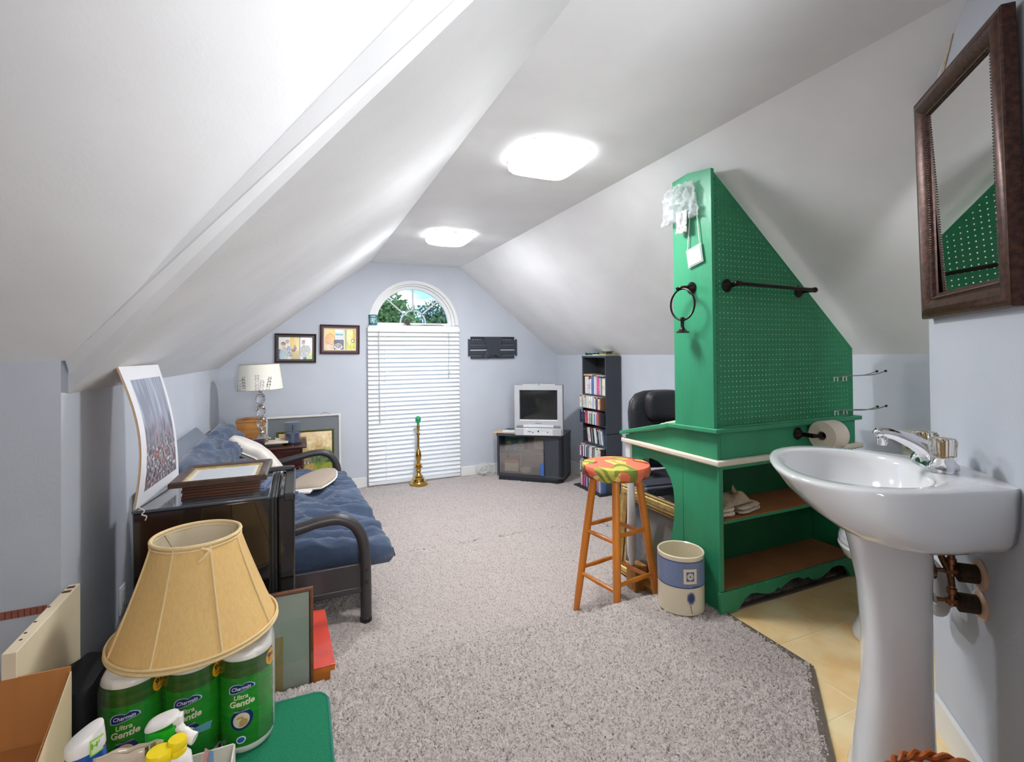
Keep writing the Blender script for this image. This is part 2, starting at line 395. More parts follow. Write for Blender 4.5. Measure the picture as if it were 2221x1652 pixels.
ring(B(), wc, wr, wr-.085, YB+.07, YB+.11, zs).build('sash_frame', TRIMW, win, world=True, smooth=True)
rg = wr-.085; zg = zs+.028
B().box(wc-wr, wc+wr, YB+.065, YB+.11, zs-.02, zg).build('sash_sill', TRIMW, win, world=True)
MUN = M('muntin_grey', (205, 205, 202), .5)
ring(B(), wc, .15, .135, YB+.078, YB+.1, zg, 20).build('muntin', MUN, win, world=True, smooth=True)
for a in (45, 90, 135):
    d = Vector((math.cos(math.radians(a)), 0, math.sin(math.radians(a)))); n = Vector((-d.z, 0, d.x))*.0075
    p, q = Vector((wc, YB+.078, zg))+d*.14, Vector((wc, YB+.078, zg-.028))+d*(rg+.01)
    B().prism([p-n, q-n, q+n, p+n], (0, .02, 0)).build('muntin', MUN, win, world=True)
for a0, a1 in ((0, 45), (45, 90), (90, 135), (135, 180)):
    P = [(wc+rg*math.cos(math.radians(a)), zg+(rg-.02)*math.sin(math.radians(a))) for a in np.linspace(a0, a1, 9)]+[(wc+.14*math.cos(math.radians(a)), zg+.14*math.sin(math.radians(a))) for a in np.linspace(a1, a0, 7)]
    B().prism([(p[0], YB+.089, p[1]) for p in P], (0, .003, 0)).build('pane', GLASS, win, world=True)
P = [(wc+.14*math.cos(math.radians(a)), zg+.14*math.sin(math.radians(a))) for a in np.linspace(0, 180, 15)]
B().prism([(p[0], YB+.089, p[1]) for p in P], (0, .003, 0)).build('pane', GLASS, win, world=True)
B().box(ox0-.005, ox1+.005, YB-.03, YB+.066, 1.715, zs-.006).build('window_sill', TRIMW, win, world=True, bevel=.004)
# lower sash behind the blind
b = B(); b.box(ox0, ox1, YB+.07, YB+.11, .0, .09); b.box(ox0, ox0+.05, YB+.07, YB+.11, .09, 1.72); b.box(ox1-.05, ox1, YB+.07, YB+.11, .09, 1.72)
b.box(ox0, ox1, YB+.07, YB+.11, .86, .92); b.box(ox0, ox1, YB+.07, YB+.11, 1.66, 1.72); b.build('sash_frame', TRIMW, win, world=True)
B().box(ox0+.05, ox1-.05, YB+.089, YB+.092, .09, .86).build('pane', GLASS, win, world=True)
B().box(ox0+.05, ox1-.05, YB+.089, YB+.092, .92, 1.66).build('pane', GLASS, win, world=True)

# blind
BL = M('blind_white', (232, 232, 232), .45)
bt = thing('window_blind', 'long white horizontal slat blind closed over the lower window', 'blind', (wc, YB-.02, 0))
B().box(ox0-.02, ox1+.015, YB-.05, YB-.016, 1.665, 1.715).build('headrail', BL, bt, world=True, bevel=.002)
nsl = 34; zt, zb_ = 1.640, .085
sb = B(); prof = []
for k in range(7):
    u = k/6-.5; prof.append((u*.057, .0035*(1-4*u*u)))
th_ = math.radians(51)
ringA = [Vector((ox0-.018-wc, -(p[0]*math.cos(th_)-p[1]*math.sin(th_))*-1, p[0]*math.sin(th_)+p[1]*math.cos(th_))) for p in prof]
ringB = [v+Vector((ox1-ox0+.028, 0, 0)) for v in ringA]
off = Vector((0, -.0028, .0022))
loop = lambda R: R+[v+off for v in reversed(R)]
sb.loft([loop(ringA), loop(ringB)])
slat = sb.build('slat', BL, bt, smooth=True)
slat.location = (0, -.012, zt)
for k in range(1, nsl):
    o = slat.copy(); COL.objects.link(o); o.parent = bt; o.location = (0, -.012, zt-(zt-zb_)*k/(nsl-1))
B().box(ox0-.018, ox1+.01, YB-.046, YB-.018, .02, .055).build('bottom_rail', BL, bt, world=True, bevel=.003)
for x in (.86, 1.53):
    b = B()
    for k in range(nsl): z = zt-(zt-zb_)*k/(nsl-1); b.box(x-.003, x+.003, YB-.0585, YB-.0565, z-.008, z+.02)
    b.build('ladder_cord', BL, bt, world=True)
b = B(); b.tube([(.79, YB-.065, 1.66), (.795, YB-.066, .67)], .0045, 8); b.tube([(.79, YB-.05, 1.68), (.79, YB-.066, 1.655)], .003, 6)
b.build('tilt_wand', M('clear_wand', (196, 196, 198), .2), bt, world=True, smooth=True)
b = B(); b.tube(smoothpath([(1.56, YB-.055, 1.66), (1.567, YB-.062, 1.4), (1.555, YB-.062, 1.28), (1.568, YB-.062, 1.22)]), .0015, 6); b.tube([(1.57, YB-.055, 1.66), (1.56, YB-.062, 1.3), (1.56, YB-.062, 1.18)], .0015, 6)
b.lathe([(.002, 0), (.006, -.012), (.007, -.03), (.002, -.034)], 8, (1.568, YB-.062, 1.22)); b.lathe([(.002, 0), (.006, -.012), (.007, -.03), (.002, -.034)], 8, (1.56, YB-.062, 1.18))
b.build('lift_cord', M('cord_grey', (170, 170, 172), .6), bt, world=True)

# outside
GR = M('lawn', (86, 112, 52), .95, noise=.2, nscale=1)
struct(B().box(-60, 60, 9, 90, -3.3, -3.2).build('ground', GR))
TR = M('bark', (88, 74, 60), .9)
def tree(x, y, h, r, seed, cols, label, n=9000):
    rnd = random.Random(seed); t = thing('tree', label, 'tree', (x, y, -3.2), group='trees beyond the arched window')
    B().tube(smoothpath([(0, 0, -.05), (.1, .05, h*.35), (-.1, 0, h*.7)]), [.22]*7+[.14]*5+[.07], 8).build('trunk', TR, t, smooth=True)
    lv = B(); blobs = [(rnd.gauss(0, r*.45), rnd.gauss(0, r*.35), h*.60+rnd.uniform(-.35, .38)*h*.6, r*rnd.uniform(.3, .52)) for _ in range(26)]
    for _ in range(n):
        c = rnd.choice(blobs); d = Vector((rnd.gauss(0, 1), rnd.gauss(0, 1), rnd.gauss(0, 1))).normalized()*c[3]*rnd.uniform(.7, 1.05)
        p = Vector(c[:3])+d; s_ = rnd.uniform(.09, .17)
        u = Vector((rnd.gauss(0, 1), rnd.gauss(0, 1), rnd.gauss(0, 1))).normalized(); v = u.orthogonal().normalized()*s_*.6; u = u*s_
        lv.add([p-u, p-v, p+u, p+v], [(0, 1, 2, 3)])
    o = lv.build('foliage', M('leaves_%d' % cols, [(120, 142, 78), (92, 116, 72), (150, 158, 76)][cols], .8, noise=.35, nscale=2), t); o['kind'] = 'stuff'
tree(-.9, 22, 8.3, 2.1, 1, 2, 'yellow green bushy tree at the left of the arched window view')
tree(2.9, 24, 8.6, 2.2, 2, 0, 'tall green tree filling the left panes of the arched window')
tree(6.0, 28, 7.6, 1.7, 3, 0, 'green tree in the middle of the arched window view, lowest crown')
tree(7.6, 22, 8.2, 1.9, 4, 1, 'dark green tree at the right of the arched window view')
tree(9.0, 34, 9.0, 2.6, 5, 1, 'dark tree furthest back right of the window center')
tree(3.4, 34, 9.8, 3.2, 6, 1, 'dark tree furthest back on the left of the arched window view')

# sill items
t = thing('iris_can', 'small teal tin with white lettering on the window sill', 'can', (.735, YB-.0, zs-.007))
cb = B().lathe([(.044, .0), (.047, .003), (.047, .108), (.044, .112), (.042, .108), (.042, .1), (0, .1)], 28); cb.build('body', M('teal_tin', (38, 112, 122), .35, metal=.3), t, smooth=True)
cyl = lambda x, z: Vector((.0475*math.sin(x/.0475), -.0475*math.cos(x/.0475), z))
text('lettering', 'IRIS', lambda x, y: cyl(x+.004, y*1.5+.048), .052, M('ink_pale', (226, 236, 238), .5), t)
b = B()
for k in range(7): b.add([cyl(-.032+k*.009, .09), cyl(-.026+k*.009, .09), cyl(-.026+k*.009, .1), cyl(-.032+k*.009, .1)], [(0, 1, 2, 3)])
b.build('small_print', M('ink_pale'), t)
t = thing('window_crank', 'dark metal lever handle lying on the arched window sill', 'handle', (1.12, YB-.0, zs-.007))
b = B(); b.box(-.02, .03, -.015, .01, 0, .012); b.prism([(-.05, -.005, .03), (-.01, -.005, .075), (.02, -.005, .05), (.015, -.005, .012), (-.01, -.005, .012)], (0, .012, 0)); b.build('handle', M('dark_metal', (60, 58, 58), .4, metal=.5), t, bevel=.002)
b = B().tube(smoothpath([(.02, 0, .006), (.12, -.012, .005), (.26, -.004, .006), (.40, -.012, .004)]), .003, 6); b.tube(smoothpath([(.1, 0, .006), (.25, -.015, .012), (.38, -.008, .014)]), .002, 6); b.build('rod', M('dark_metal'), t)

# ceiling lights
def ceiling_light(x, y, label, emit=LAMP_EMIT):
    t = thing('ceiling_light', label, 'ceiling light', (x, y, ZC), group='ceiling lights')
    s = .17
    B().box(-s+.01, s-.01, -s+.01, s-.01, -.014, 0).build('base', TRIMW, t, bevel=.004)
    rings = []
    for k, (sc, z) in enumerate(((1.0, -.012), (1.02, -.018), (1.02, -.03), (1.0, -.045), (.92, -.058), (.75, -.07), (.5, -.078), (.2, -.082), (.02, -.083))):
        ringp = []
        for i in range(48):
            a = 2*math.pi*i/48; c_, s_ = math.cos(a), math.sin(a); e_ = 6 if sc > .8 else 4
            rr = 1/(abs(c_)**e_+abs(s_)**e_)**(1/e_); ringp.append(Vector((s*sc*rr*c_, s*sc*rr*s_, z)))
        rings.append(ringp)
    B().loft(rings[:5], cap=False).build('diffuser_rim', M('lit_rim', (250, 252, 255), .4, emit=1.4), t, smooth=True)
    B().loft(rings[4:]).build('diffuser', M('lit_diffuser_%d' % emit, (250, 252, 255), .4, emit=emit), t, smooth=True)
    for sy in (-1, 1): B().box(-.012, .02, sy*(s+.002), sy*(s+.008), -.026, -.008).build('clip', TRIMW, t)
ceiling_light(1.165, 2.17, 'square frosted white ceiling light, the nearer and larger one')
ceiling_light(1.16, 3.93, 'square frosted white ceiling light, the far one nearer the arched window', LAMP_EMIT*1.5)

# ------------------------------------------------------------------ framed pictures
def frame_parts(t, W, Hh, prof, mat, name='frame'):
    """prof: list of (inset, height) ; local: x right, z up, front = -y, back at y=0 ; origin bottom centre"""
    b = B(); n = len(prof)
    corners = [(-W/2, 0), (W/2, 0), (W/2, Hh), (-W/2, Hh)]; sg = [(1, 1), (-1, 1), (-1, -1), (1, -1)]
    rings = [[Vector((c[0]+s_[0]*p[0], -p[1], c[1]+s_[1]*p[0])) for p in prof] for c, s_ in zip(corners, sg)]
    rings.append(rings[0]); b.loft(rings, cap=False)
    return b.build(name, mat, t, smooth=True, sharp=25)
def rectp(x0, x1, z0, z1, y): return lambda u, v: Vector((x0+(x1-x0)*u, y, z0+(z1-z0)*v))
def blob(u, v, cu_, cv, ru, rv): return ((u-cu_)/ru)**2+((v-cv)/rv)**2 < 1
def mixc(a, b, t): t = max(0, min(1, t)); return tuple(p+(q-p)*t for p, q in zip(a, b))
def art_family(u, v):
    f = nz3(u*30, v*30, 3)*10+nz3(u*60, v*60, 5)*8
    c = mixc((214, 220, 222), (240, 240, 234), v)
    if .33 < u < .60 and v > .36: c = mixc((244, 200, 96), (240, 228, 176), (u-.38)*4)
    if .36 < u < .60 and v <= .40: c = mixc((186, 166, 100), (206, 192, 136), v*2.5)
    if .600 < u < .632: c = (160, 158, 158)
    if u > .84 and v < .34: c = mixc((150, 190, 80), (226, 232, 170), v*3+nz3(u*20, v*20))
    if blob(u, v, .47, .60, .035, .05): c = (206, 150, 90)
    if blob(u, v, .485, .50, .045, .085): c = (126, 160, 186) if nz3(u*20, v*60, 1) > -.1 else (66, 92, 130)
    if blob(u, v, .44, .40, .06, .07): c = (150, 96, 60)
    # seated pair on the left
    if blob(u, v, .30, .44, .075, .17): c = (206, 214, 226) if nz3(u*30, v*12, 2) > 0 else (86, 120, 178)
    if blob(u, v, .255, .80, .055, .085): c = (176, 172, 166)
    if blob(u, v, .25, .775, .042, .07): c = (208, 164, 144)
    if blob(u, v, .03, .22, .07, .24): c = (88, 124, 168)
    if blob(u, v, .155, .20, .12, .36): c = mixc((164, 186, 188), (196, 208, 206), .5+nz3(u*40, v*5, 3)*2)
    if blob(u, v, .135, .69, .068, .09): c = (116, 88, 70)
    if blob(u, v, .125, .655, .048, .07): c = (216, 174, 154)
    if abs(v-.675) < .012 and abs(u-.125) < .035: c = (60, 50, 46)
    if abs((v-.52)-(.13-u)*.35) < .055 and .01 < u < .20: c = (232, 226, 176) if u < .13 else (216, 176, 156)
    if abs((v-.36)-(.30-u)*.6) < .03 and .18 < u < .38: c = (214, 172, 152)
    if blob(u, v, .33, .20, .07, .09) and nz3(u*40, v*40, 8) > 0: c = (70, 66, 70)
    # standing man on the right
    if blob(u, v, .66, .34, .03, .22) or blob(u, v, .90, .40, .045, .17): c = (206, 164, 142)
    if blob(u, v, .765, .34, .115, .32) and v < .64: c = mixc((150, 158, 162), (196, 200, 198), .5+nz3(u*34, v*6, 4)*2)
    if blob(u, v, .865, .52, .05, .12): c = (176, 182, 180)
    if v < .10 and abs(u-.775) < .05: c = (40, 44, 66)
    if blob(u, v, .73, .76, .050, .095): c = (204, 156, 134)
    if blob(u, v, .735, .835, .05, .03): c = (150, 104, 84)
    if (abs(u-.712) < .008 or abs(u-.748) < .008) and abs(v-.775) < .010: c = (70, 50, 46)
    if abs(u-.73) < .016 and abs(v-.715) < .006: c = (150, 80, 76)
    return tuple(q+f for q in c)
def art_scan(u, v):
    f = nz3(u*26, v*26, 9)*9+nz3(u*60, v*60, 5)*6
    c = mixc((240, 222, 182), (248, 214, 110), v)
    if u < .33 and v > .30: c = mixc((246, 186, 110), (250, 214, 120), v*1.3-.4)
    if blob(u, v, .17, .50, .13, .24): c = mixc((232, 146, 70), (250, 190, 120), .5+(u-.17)*3)
    if abs(math.hypot((u-.17)/.15, (v-.5)/.27)-1) < .06: c = (176, 110, 60)
    if v < .36-u*.5: c = mixc((226, 196, 160), (206, 168, 130), .5+nz3(u*8, v*8, 3)*2)
    if abs((v-.30)+(u-.1)*.55) < .014 and u < .32: c = (150, 104, 74)
    if .34 < u < .60: c = (226, 230, 240) if math.sin(v*150) > -.4 or v > .85 else (186, 194, 208)
    if .34 < u < .60 and .70 < v < .79: c = (112, 184, 188)
    if .60 <= u <= .66: c = (228, 216, 164)
    if .66 < u < .72: c = (170, 166, 158)
    if u >= .72:
        c = mixc((246, 224, 130), (240, 236, 176), nz3(u*9, v*4)*2+.5) if v > .5 else mixc((196, 206, 50), (226, 224, 90), nz3(u*14, v*14)*2+.5)
        if u > .93 and v > .45: c = (222, 178, 66)
        if blob(u, v, .86, .38, .10, .16) and nz3(u*40, v*30, 2) > -.05: c = (238, 234, 200)
        if abs(math.hypot((u-.93)/.05, (v-.44)/.09)-1) < .16 or (abs(u-.87) < .006 and v < .3) or (abs(u-.95) < .006 and v < .36): c = (66, 60, 40)
    if .30 < u < .62 and v < .48:
        c = (28, 34, 44)
        if .325 < u < .595 and .03 < v < .45: c = mixc((36, 50, 76), (96, 122, 160), (u-.42)*3+(v-.2))
        k = math.hypot((u-.45)/.13, (v-.17)/.15)
        if k < 1 and nz3(u*40, v*44, 4) > -.02: c = (206, 186, 178)
        if abs(k-1) < .12 and v < .16: c = (232, 226, 220)
    return tuple(q+f for q in c)
FRB = M('dark_brown_frame', (52, 36, 32), .35, noise=.2, nscale=40)
FRM = M('mahogany_frame', (72, 42, 46), .35, noise=.15, nscale=30)
def wall_picture(px0, px1, pyt, pyb, mat, liner, art, label, tilt):
    c = pY((px0+px1)/2, (pyt+pyb)/2, YB); W = pY(px1, pyb, YB).x-pY(px0, pyb, YB).x; Hh = pY(px0, pyt, YB).z-pY(px0, pyb, YB).z
    t = thing('picture_frame', label, 'picture', mt=Matrix.Translation((c.x, YB-.001, c.z-Hh/2)) @ Matrix.Rotation(tilt, 4, 'Y'))
    frame_parts(t, W, Hh, [(0, 0), (0, .018), (.008, .026), (.02, .02), (.032, .02), (.036, .012)], mat)
    i = .036
    if liner: frame_parts(t, W-2*i, Hh-2*i, [(0, .004), (0, .013), (.012, .009), (.012, .004)], M('linen_liner', (232, 214, 186), .8), 'liner').location = (0, 0, i); i += .012
    panel('photo', rectp(-W/2+i, W/2-i, i, Hh-i, -.006), 150, 104, art, t, MP('photo_print', .25))
wall_picture(596, 686, 723, 787, FRB, False, art_family, 'dark brown framed photo of people, left and lower of the back wall pair', .012)
wall_picture(694, 780, 704, 768, FRM, True, art_scan, 'mahogany framed photo with a cream liner next to the window, higher of the pair', .012)

# tv wall bracket
BK = M('bracket_black', (66, 70, 80), .45, metal=.3)
t = thing('tv_wall_bracket', 'black steel television bracket screwed to the wall right of the window', 'bracket', (2.125, YB, 1.36))
W = .56
for z, in ((.235,), (.0,)):
    b = B(); b.box(-W/2, W/2, -.004, 0, z, z+.025)
    xsl = [-.25, -.22, -.19, -.16, -.03, 0, .14, .17, .20, .23]
    # slotted rail built from pieces so the slots are real gaps
    zz = z+(.018 if z == 0 else -.018); h0, h1 = (zz+.004, zz+.011)
    b.box(-W/2, W/2, -.006, 0, z-.018 if z else .0, h0); b.box(-W/2, W/2, -.006, 0, h1, h1+.012)
    last = -W/2
    for x in xsl: b.box(last, x-.009, -.006, 0, h0, h1); last = x+.009
    b.box(last, W/2, -.006, 0, h0, h1)
    b.box(-W/2, W/2, -.022, 0, (.252 if z else 0), (.258 if z else .006)); b.build('rail', BK, t)
for s_ in (-1, 1):
    b = B(); b.box(s_*.30-.012, s_*.30+.012, -.02, -.002, .03, .23); b.build('end_plate', BK, t, bevel=.002)
for z in (.045, .11, .165):
    b = B()
    b.loft([[Vector((x, -.006, z)), Vector((x, -.018, z+.008)), Vector((x, -.018, z+.045)), Vector((x, -.006, z+.05))] for x in (-.3, .3)]); b.build('cross_bar', BK, t)
P = [(-.12, .255), (.12, .255), (.105, .19), (.085, .15), (.085, .10), (.11, .06), (.13, .0)]+[(x, .045-(x/.09)**2*.045) for x in (.09, .06, .03, 0, -.03, -.06, -.09)]+[(-.13, .0), (-.11, .06), (-.085, .10), (-.085, .15), (-.105, .19)]
B().prism([(p[0], -.034, p[1]) for p in P], (0, .012, 0)).build('mount_plate', BK, t, bevel=.002)
for s_ in (-1, 1):
    B().tube([(s_*.11, -.036, .02), (s_*.065, -.037, .07), (s_*.065, -.037, .18), (s_*.10, -.036, .235)], .004, 6).build('rib', BK, t)

# brass lamp with green bulb
t = thing('brass_lamp', 'turned brass floor candlestick lamp with a bare green bulb before the blind', 'lamp', (1.183, 5.24, .004))
BR = M('brass', (196, 158, 84), .2, metal=1)
B().lathe([(.0, 0), (.098, .0), (.1, .012), (.098, .026), (.085, .034), (.08, .045), (.065, .05), (.06, .062), (.066, .07), (.05, .085), (.04, .092), (.05, .098), (.035, .11), (.025, .125), (.02, .14)], 32).build('base', BR, t, smooth=True)
B().lathe([(.02, .14), (.03, .155), (.022, .175), (.044, .19), (.046, .2), (.028, .205), (.04, .22), (.042, .23), (.02, .24), (.022, .26), (.03, .28), (.033, .32), (.024, .37), (.014, .39), (.018, .4), (.026, .405), (.014, .41), (.012, .44), (.012, .54), (.02, .545), (.02, .56), (.008, .565), (.008, .6)], 24).build('column', BR, t, smooth=True)
B().lathe([(.008, .58), (.016, .59), (.018, .64), (.014, .645)], 16).build('socket', BR, t, smooth=True)
b = B().tube([(0, 0, .60), (-.04, 0, .602)], .004, 6); b.ell((-.043, 0, .602), .008, .006, .006, 8, 6); b.build('switch_key', BR, t)
B().lathe([(.013, .645), (.014, .665), (.028, .695), (.031, .712), (.026, .732), (.012, .744), (.001, .746)], 20).build('bulb', M('green_bulb', (20, 150, 96), .08, coat=.6), t, smooth=True)
tag(B().tube(smoothpath([(1.25, 5.235, .008), (1.4, 5.27, .008), (1.6, 5.36, .008), (1.8, 5.375, .01), (1.95, 5.36, .008)]), .003, 6).build('extension_cord', M('clear_cord', (206, 190, 176), .5)), 'thin lamp cord on the carpet running from the brass lamp', 'cord')
def bundle():
    b = B(); rnd = random.Random(5)
    for k in range(5):
        c = Vector((rnd.uniform(1.86, 2.03), 5.33+rnd.uniform(-.03, .02), .07)); P = []
        r1, r2, ph = rnd.uniform(.05, .1), rnd.uniform(.03, .07), rnd.uniform(0, 6)
        for i in range(22): a = ph+i*.36; P.append(c+Vector((r1*math.cos(a), .02*math.sin(a*.7+k), r2*math.sin(a)+.01)))
        P = [Vector((p.x, p.y, max(.012, p.z))) for p in P]; b.tube(P, .004, 6)
    b.tube(smoothpath([(1.8, 5.3, .01), (1.9, 5.3, .012), (2.02, 5.3, .05), (2.1, 5.33, .1)]), .004, 6)
    return b
tag(bundle().build('cable_bundle', M('cable_white', (214, 214, 212), .45), smooth=True), 'loose loops of white cable at the baseboard left of the television stand', 'cable')

# ------------------------------------------------------------------ television stand and television
a_tv = math.atan2(4.58-5.08, 2.60-2.04)
SG = M('stand_charcoal', (66, 70, 78), .4, noise=.06, nscale=60)
SGD = M('stand_dark', (40, 42, 48), .45)
ts = thing('television_stand', 'charcoal corner television stand with two smoked glass doors', 'tv stand', (2.32, 4.83, .004), a_tv)
Wt, Dt, Ht = .755, .42, .52           # local x along the front, y into the corner
B().prism([(-Wt/2+.02, .0, 0), (Wt/2-.06, 0, 0), (Wt/2-.01, .05, 0), (Wt/2-.01, Dt, 0), (-Wt/2+.02, Dt-.04, 0)], (0, 0, .045)).build('plinth', SGD, ts, bevel=.003)
def outl(o, zz): return [(-Wt/2-o, -o, zz), (Wt/2-.06, -o, zz), (Wt/2-.02, .012-o, zz), (Wt/2+o, .05, zz), (Wt/2+o, Dt, zz), (-Wt/2-o, Dt-.04, zz)]
B().prism(outl(.0, .045), (0, 0, .03)).build('bottom_panel', SG, ts, bevel=.004)
B().prism(outl(.006, Ht-.03), (0, 0, .03)).build('top_panel', SG, ts, bevel=.005)
B().box(-Wt/2, -Wt/2+.02, 0, Dt-.04, .075, Ht-.03).build('side_panel', SG, ts, bevel=.002)
B().box(Wt/2-.02, Wt/2, .05, Dt, .075, Ht-.03).build('side_panel', SG, ts, bevel=.002)
B().box(-Wt/2+.02, Wt/2-.02, Dt-.06, Dt-.05, .075, Ht-.03).build('back_panel', M('stand_back', (150, 138, 130), .7), ts)
B().box(.17, .33, .002, .02, .075, Ht-.03).build('front_panel', SG, ts)
b = B(); b.loft([[Vector((.33+.05*math.sin(a), .052-.05*math.cos(a), z)) for a in np.linspace(0, 1.45, 8)]+[Vector((.33+.03*math.sin(a), .052-.03*math.cos(a), z)) for a in np.linspace(1.45, 0, 8)] for z in (.075, Ht-.03)]); b.build('corner_post', SGD, ts, smooth=True)
B().box(-.1, -.09, .06, Dt-.08, .075, Ht-.03).build('divider', SGD, ts) if False else None
SGL = M('smoked_glass', (236, 232, 226), .02, trans=1, ior=1.5, coat=1); SGL.node_tree.nodes['Principled BSDF'].inputs['Coat IOR'].default_value = 2.3
for x0, x1, y in ((-Wt/2+.03, -.085, -.004), (-.09, .165, -.009)):
    d = B().box(x0, x1, y, y+.004, .08, Ht-.04).build('glass_door', SGL, ts)
B().box(-.115, -.075, -.014, 0, Ht-.05, Ht-.036).build('catch', BLACKP, ts); B().box(.14, .16, -.012, -.009, .085, .1).build('hinge', BLACKP, ts)
MT = FR[ts.name]
def on(t, x, y, z, rz=0): return FR[t.name] @ Matrix.Translation((x, y, z)) @ Matrix.Rotation(rz, 4, 'Z')
def bag_art(u, v):
    if blob(u, v, .5, .82, .22, .05): return (20, 30, 36)
    if blob(u, v, .2, .55, .12, .14) or blob(u, v, .78, .62, .1, .12): return (214, 190, 90)
    if v < .3: return (24, 110, 150) if nz3(u*20, v*20) > -.2 else (90, 190, 210)
    return (22, 120+20*nz3(u*9, v*9), 126)
t = thing('gift_bag', 'teal patterned box inside the television stand behind the left door', 'box', mt=on(ts, -.22, .17, .30))
B().box(-.12, .12, 0, .12, 0, .16).build('body', M('teal_card', (24, 116, 126), .6), t, bevel=.003)
panel('front_print', rectp(-.119, .119, .002, .158, -.0015), 40, 30, bag_art, t)
B().box(-Wt/2+.02, .17, .06, Dt-.07, .285, .298).build('shelf', SGD, ts)
t = thing('spindle_box', 'small pink and cream carton inside the television stand, lower left', 'carton', mt=on(ts, -.24, .10, .078, .1))
B().box(-.08, .08, 0, .1, 0, .09).build('body', M('cream_card', (222, 208, 186), .7), t, bevel=.002)
B().box(-.075, .075, .005, .095, .09, .125).build('lid', M('pink_card', (214, 150, 132), .7), t, bevel=.002)
t = thing('tape_reel', 'round cream disc box lying inside the television stand', 'disc box', mt=on(ts, -.08, .13, .078))
B().lathe([(.06, 0), (.062, .005), (.062, .04), (.03, .045), (.03, .05), (0, .05)], 24).build('body', M('cream_card'), t, smooth=True)
t = thing('folded_paper', 'cream sheet of paper standing inside the right glass door of the television stand', 'paper', mt=on(ts, .06, .30, .3))
B().box(-.09, .08, 0, .003, 0, .17).build('body', M('cream_card'), t)
tag(B().box(-.03, .01, -.0, .012, -.06, .065).build('marker', M('blue_plastic', (60, 110, 190), .3)), 'small blue plastic tag on the right glass door of the television stand', 'tag')
bpy.data.objects['marker'].matrix_world = on(ts, .16, -.022, .14)
# television
SV = M('tv_silver', (196, 198, 202), .38, metal=.25)
SV2 = M('tv_silver_dark', (136, 142, 150), .45, metal=.2)
tl, tr_ = pz(1117, 939, .53), pz(1219, 943, .53)
atv = a_tv+.14
ctr = pz(1168, 944, .527)+Vector((.0, .0, 0))
tv = thing('television', 'silver tube television with built in disc player on the charcoal stand', 'television', mt=Matrix.Translation((ctr.x, ctr.y, .525)) @ Matrix.Rotation(atv, 4, 'Z'))
Wv, Hv = .535, .545
def rr(W_, H_, z0_, y): return [Vector((x, y, z)) for x, z in ((-W_/2, z0_), (W_/2, z0_), (W_/2, z0_+H_), (-W_/2, z0_+H_))]
b = B(); s_w, s_h, s_z = .405, .315, .172
o4, i4 = rr(Wv, Hv, 0, .03), rr(s_w, s_h, s_z, .03)
# bezel as a ring with depth
fo, fi = rr(Wv-.01, Hv-.01, .005, .008), rr(s_w+.012, s_h+.012, s_z-.006, .008); bi = rr(s_w, s_h, s_z, .03)
b.loft([[o4[k], fo[k], fi[k], bi[k]] for k in (0, 1, 2, 3, 0)], cap=False, close=False); b.build('bezel', SV, tv, bevel=.004)
b = B(); rings = [rr(Wv, Hv, 0, .03), rr(Wv, Hv, 0, .12), rr(Wv-.04, Hv-.06, .01, .2), rr(Wv-.2, Hv-.2, .03, .38)]
b.loft(rings, cap=True); b.build('cabinet', SV2, tv, bevel=.006)
b = B(); b.grid(lambda u, v: Vector(((u-.5)*s_w, .026-.012*(1-(2*u-1)**2)*(1-(2*v-1)**2)**.5, s_z+v*s_h)), 16, 12); b.build('screen', M('crt_screen', (34, 36, 36), .12, coat=.3), tv, smooth=True)
b = B(); b.box(-.25, .25, -.012, .012, .0, .08); b.build('control_panel', SV, tv, bevel=.006)
B().box(-.165, .165, -.003, .01, .09, .115).build('disc_tray', M('tv_silver_light', (222, 224, 226), .35), tv, bevel=.002)
for s_ in (-1, 1): B().box(s_*.205-.035, s_*.205+.035, -.001, .01, .082, .108).build('speaker_grille', SV2, tv)
b = B().box(-.26+.1, .165-.01, -.0135, -.01, .006, .07); b.build('control_cover', M('tv_silver_light'), tv)
b = B()
for x in (-.11, -.097, -.084): b.lathe([(.005, -.0), (.005, -.003), (0, -.0035)], 8, (x, -.0135, .045), 'y')
b.lathe([(.009, 0), (.009, -.004), (0, -.004)], 10, (0, -.0135, .048), 'y'); b.lathe([(.006, 0), (.006, -.003), (0, -.003)], 10, (.1, -.0135, .04), 'y'); b.lathe([(.006, 0), (.006, -.003), (0, -.003)], 10, (-.06, -.0135, .035), 'y')
for k in range(16): b.box(-.045+k*.009-.0015, -.045+k*.009+.0015, -.0145, -.0135, .055, .058)
b.build('button', BLACKP, tv); b = B()
b = B()
for k in range(8): b.box(-.034+k*.0086, -.0282+k*.0086, .0068, .0078, .128, .134+.002*(k % 3 == 1))
b.build('brand_mark', M('ink_dark', (60, 62, 66), .5), tv)
b = B().box(-.2, .22, .04, .06, -.0, .004); 
tag(B().box(-.085, .085, -.022, .022, 0, .016).build('remote_control', M('remote_silver', (186, 188, 190), .45), bevel=.004), 'light grey remote control on top of the television, left of the two', 'remote control', 'remotes on the television')
r0 = bpy.data.objects['remote_control']
b = B()
for i in range(8):
    for j in range(3): b.box(-.07+i*.016, -.061+i*.016, -.016+j*.013, -.008+j*.013, .016, .018)
kp = b.build('keypad', M('remote_dark', (70, 72, 76), .5), r0)
m1 = on(tv, -.09, .06, Hv-.004, .04); r0.matrix_world = m1; FR[r0.name] = m1
dup(r0, on(tv, .10, .055, Hv-.004, -.06), 'light grey remote control on top of the television, right of the two')
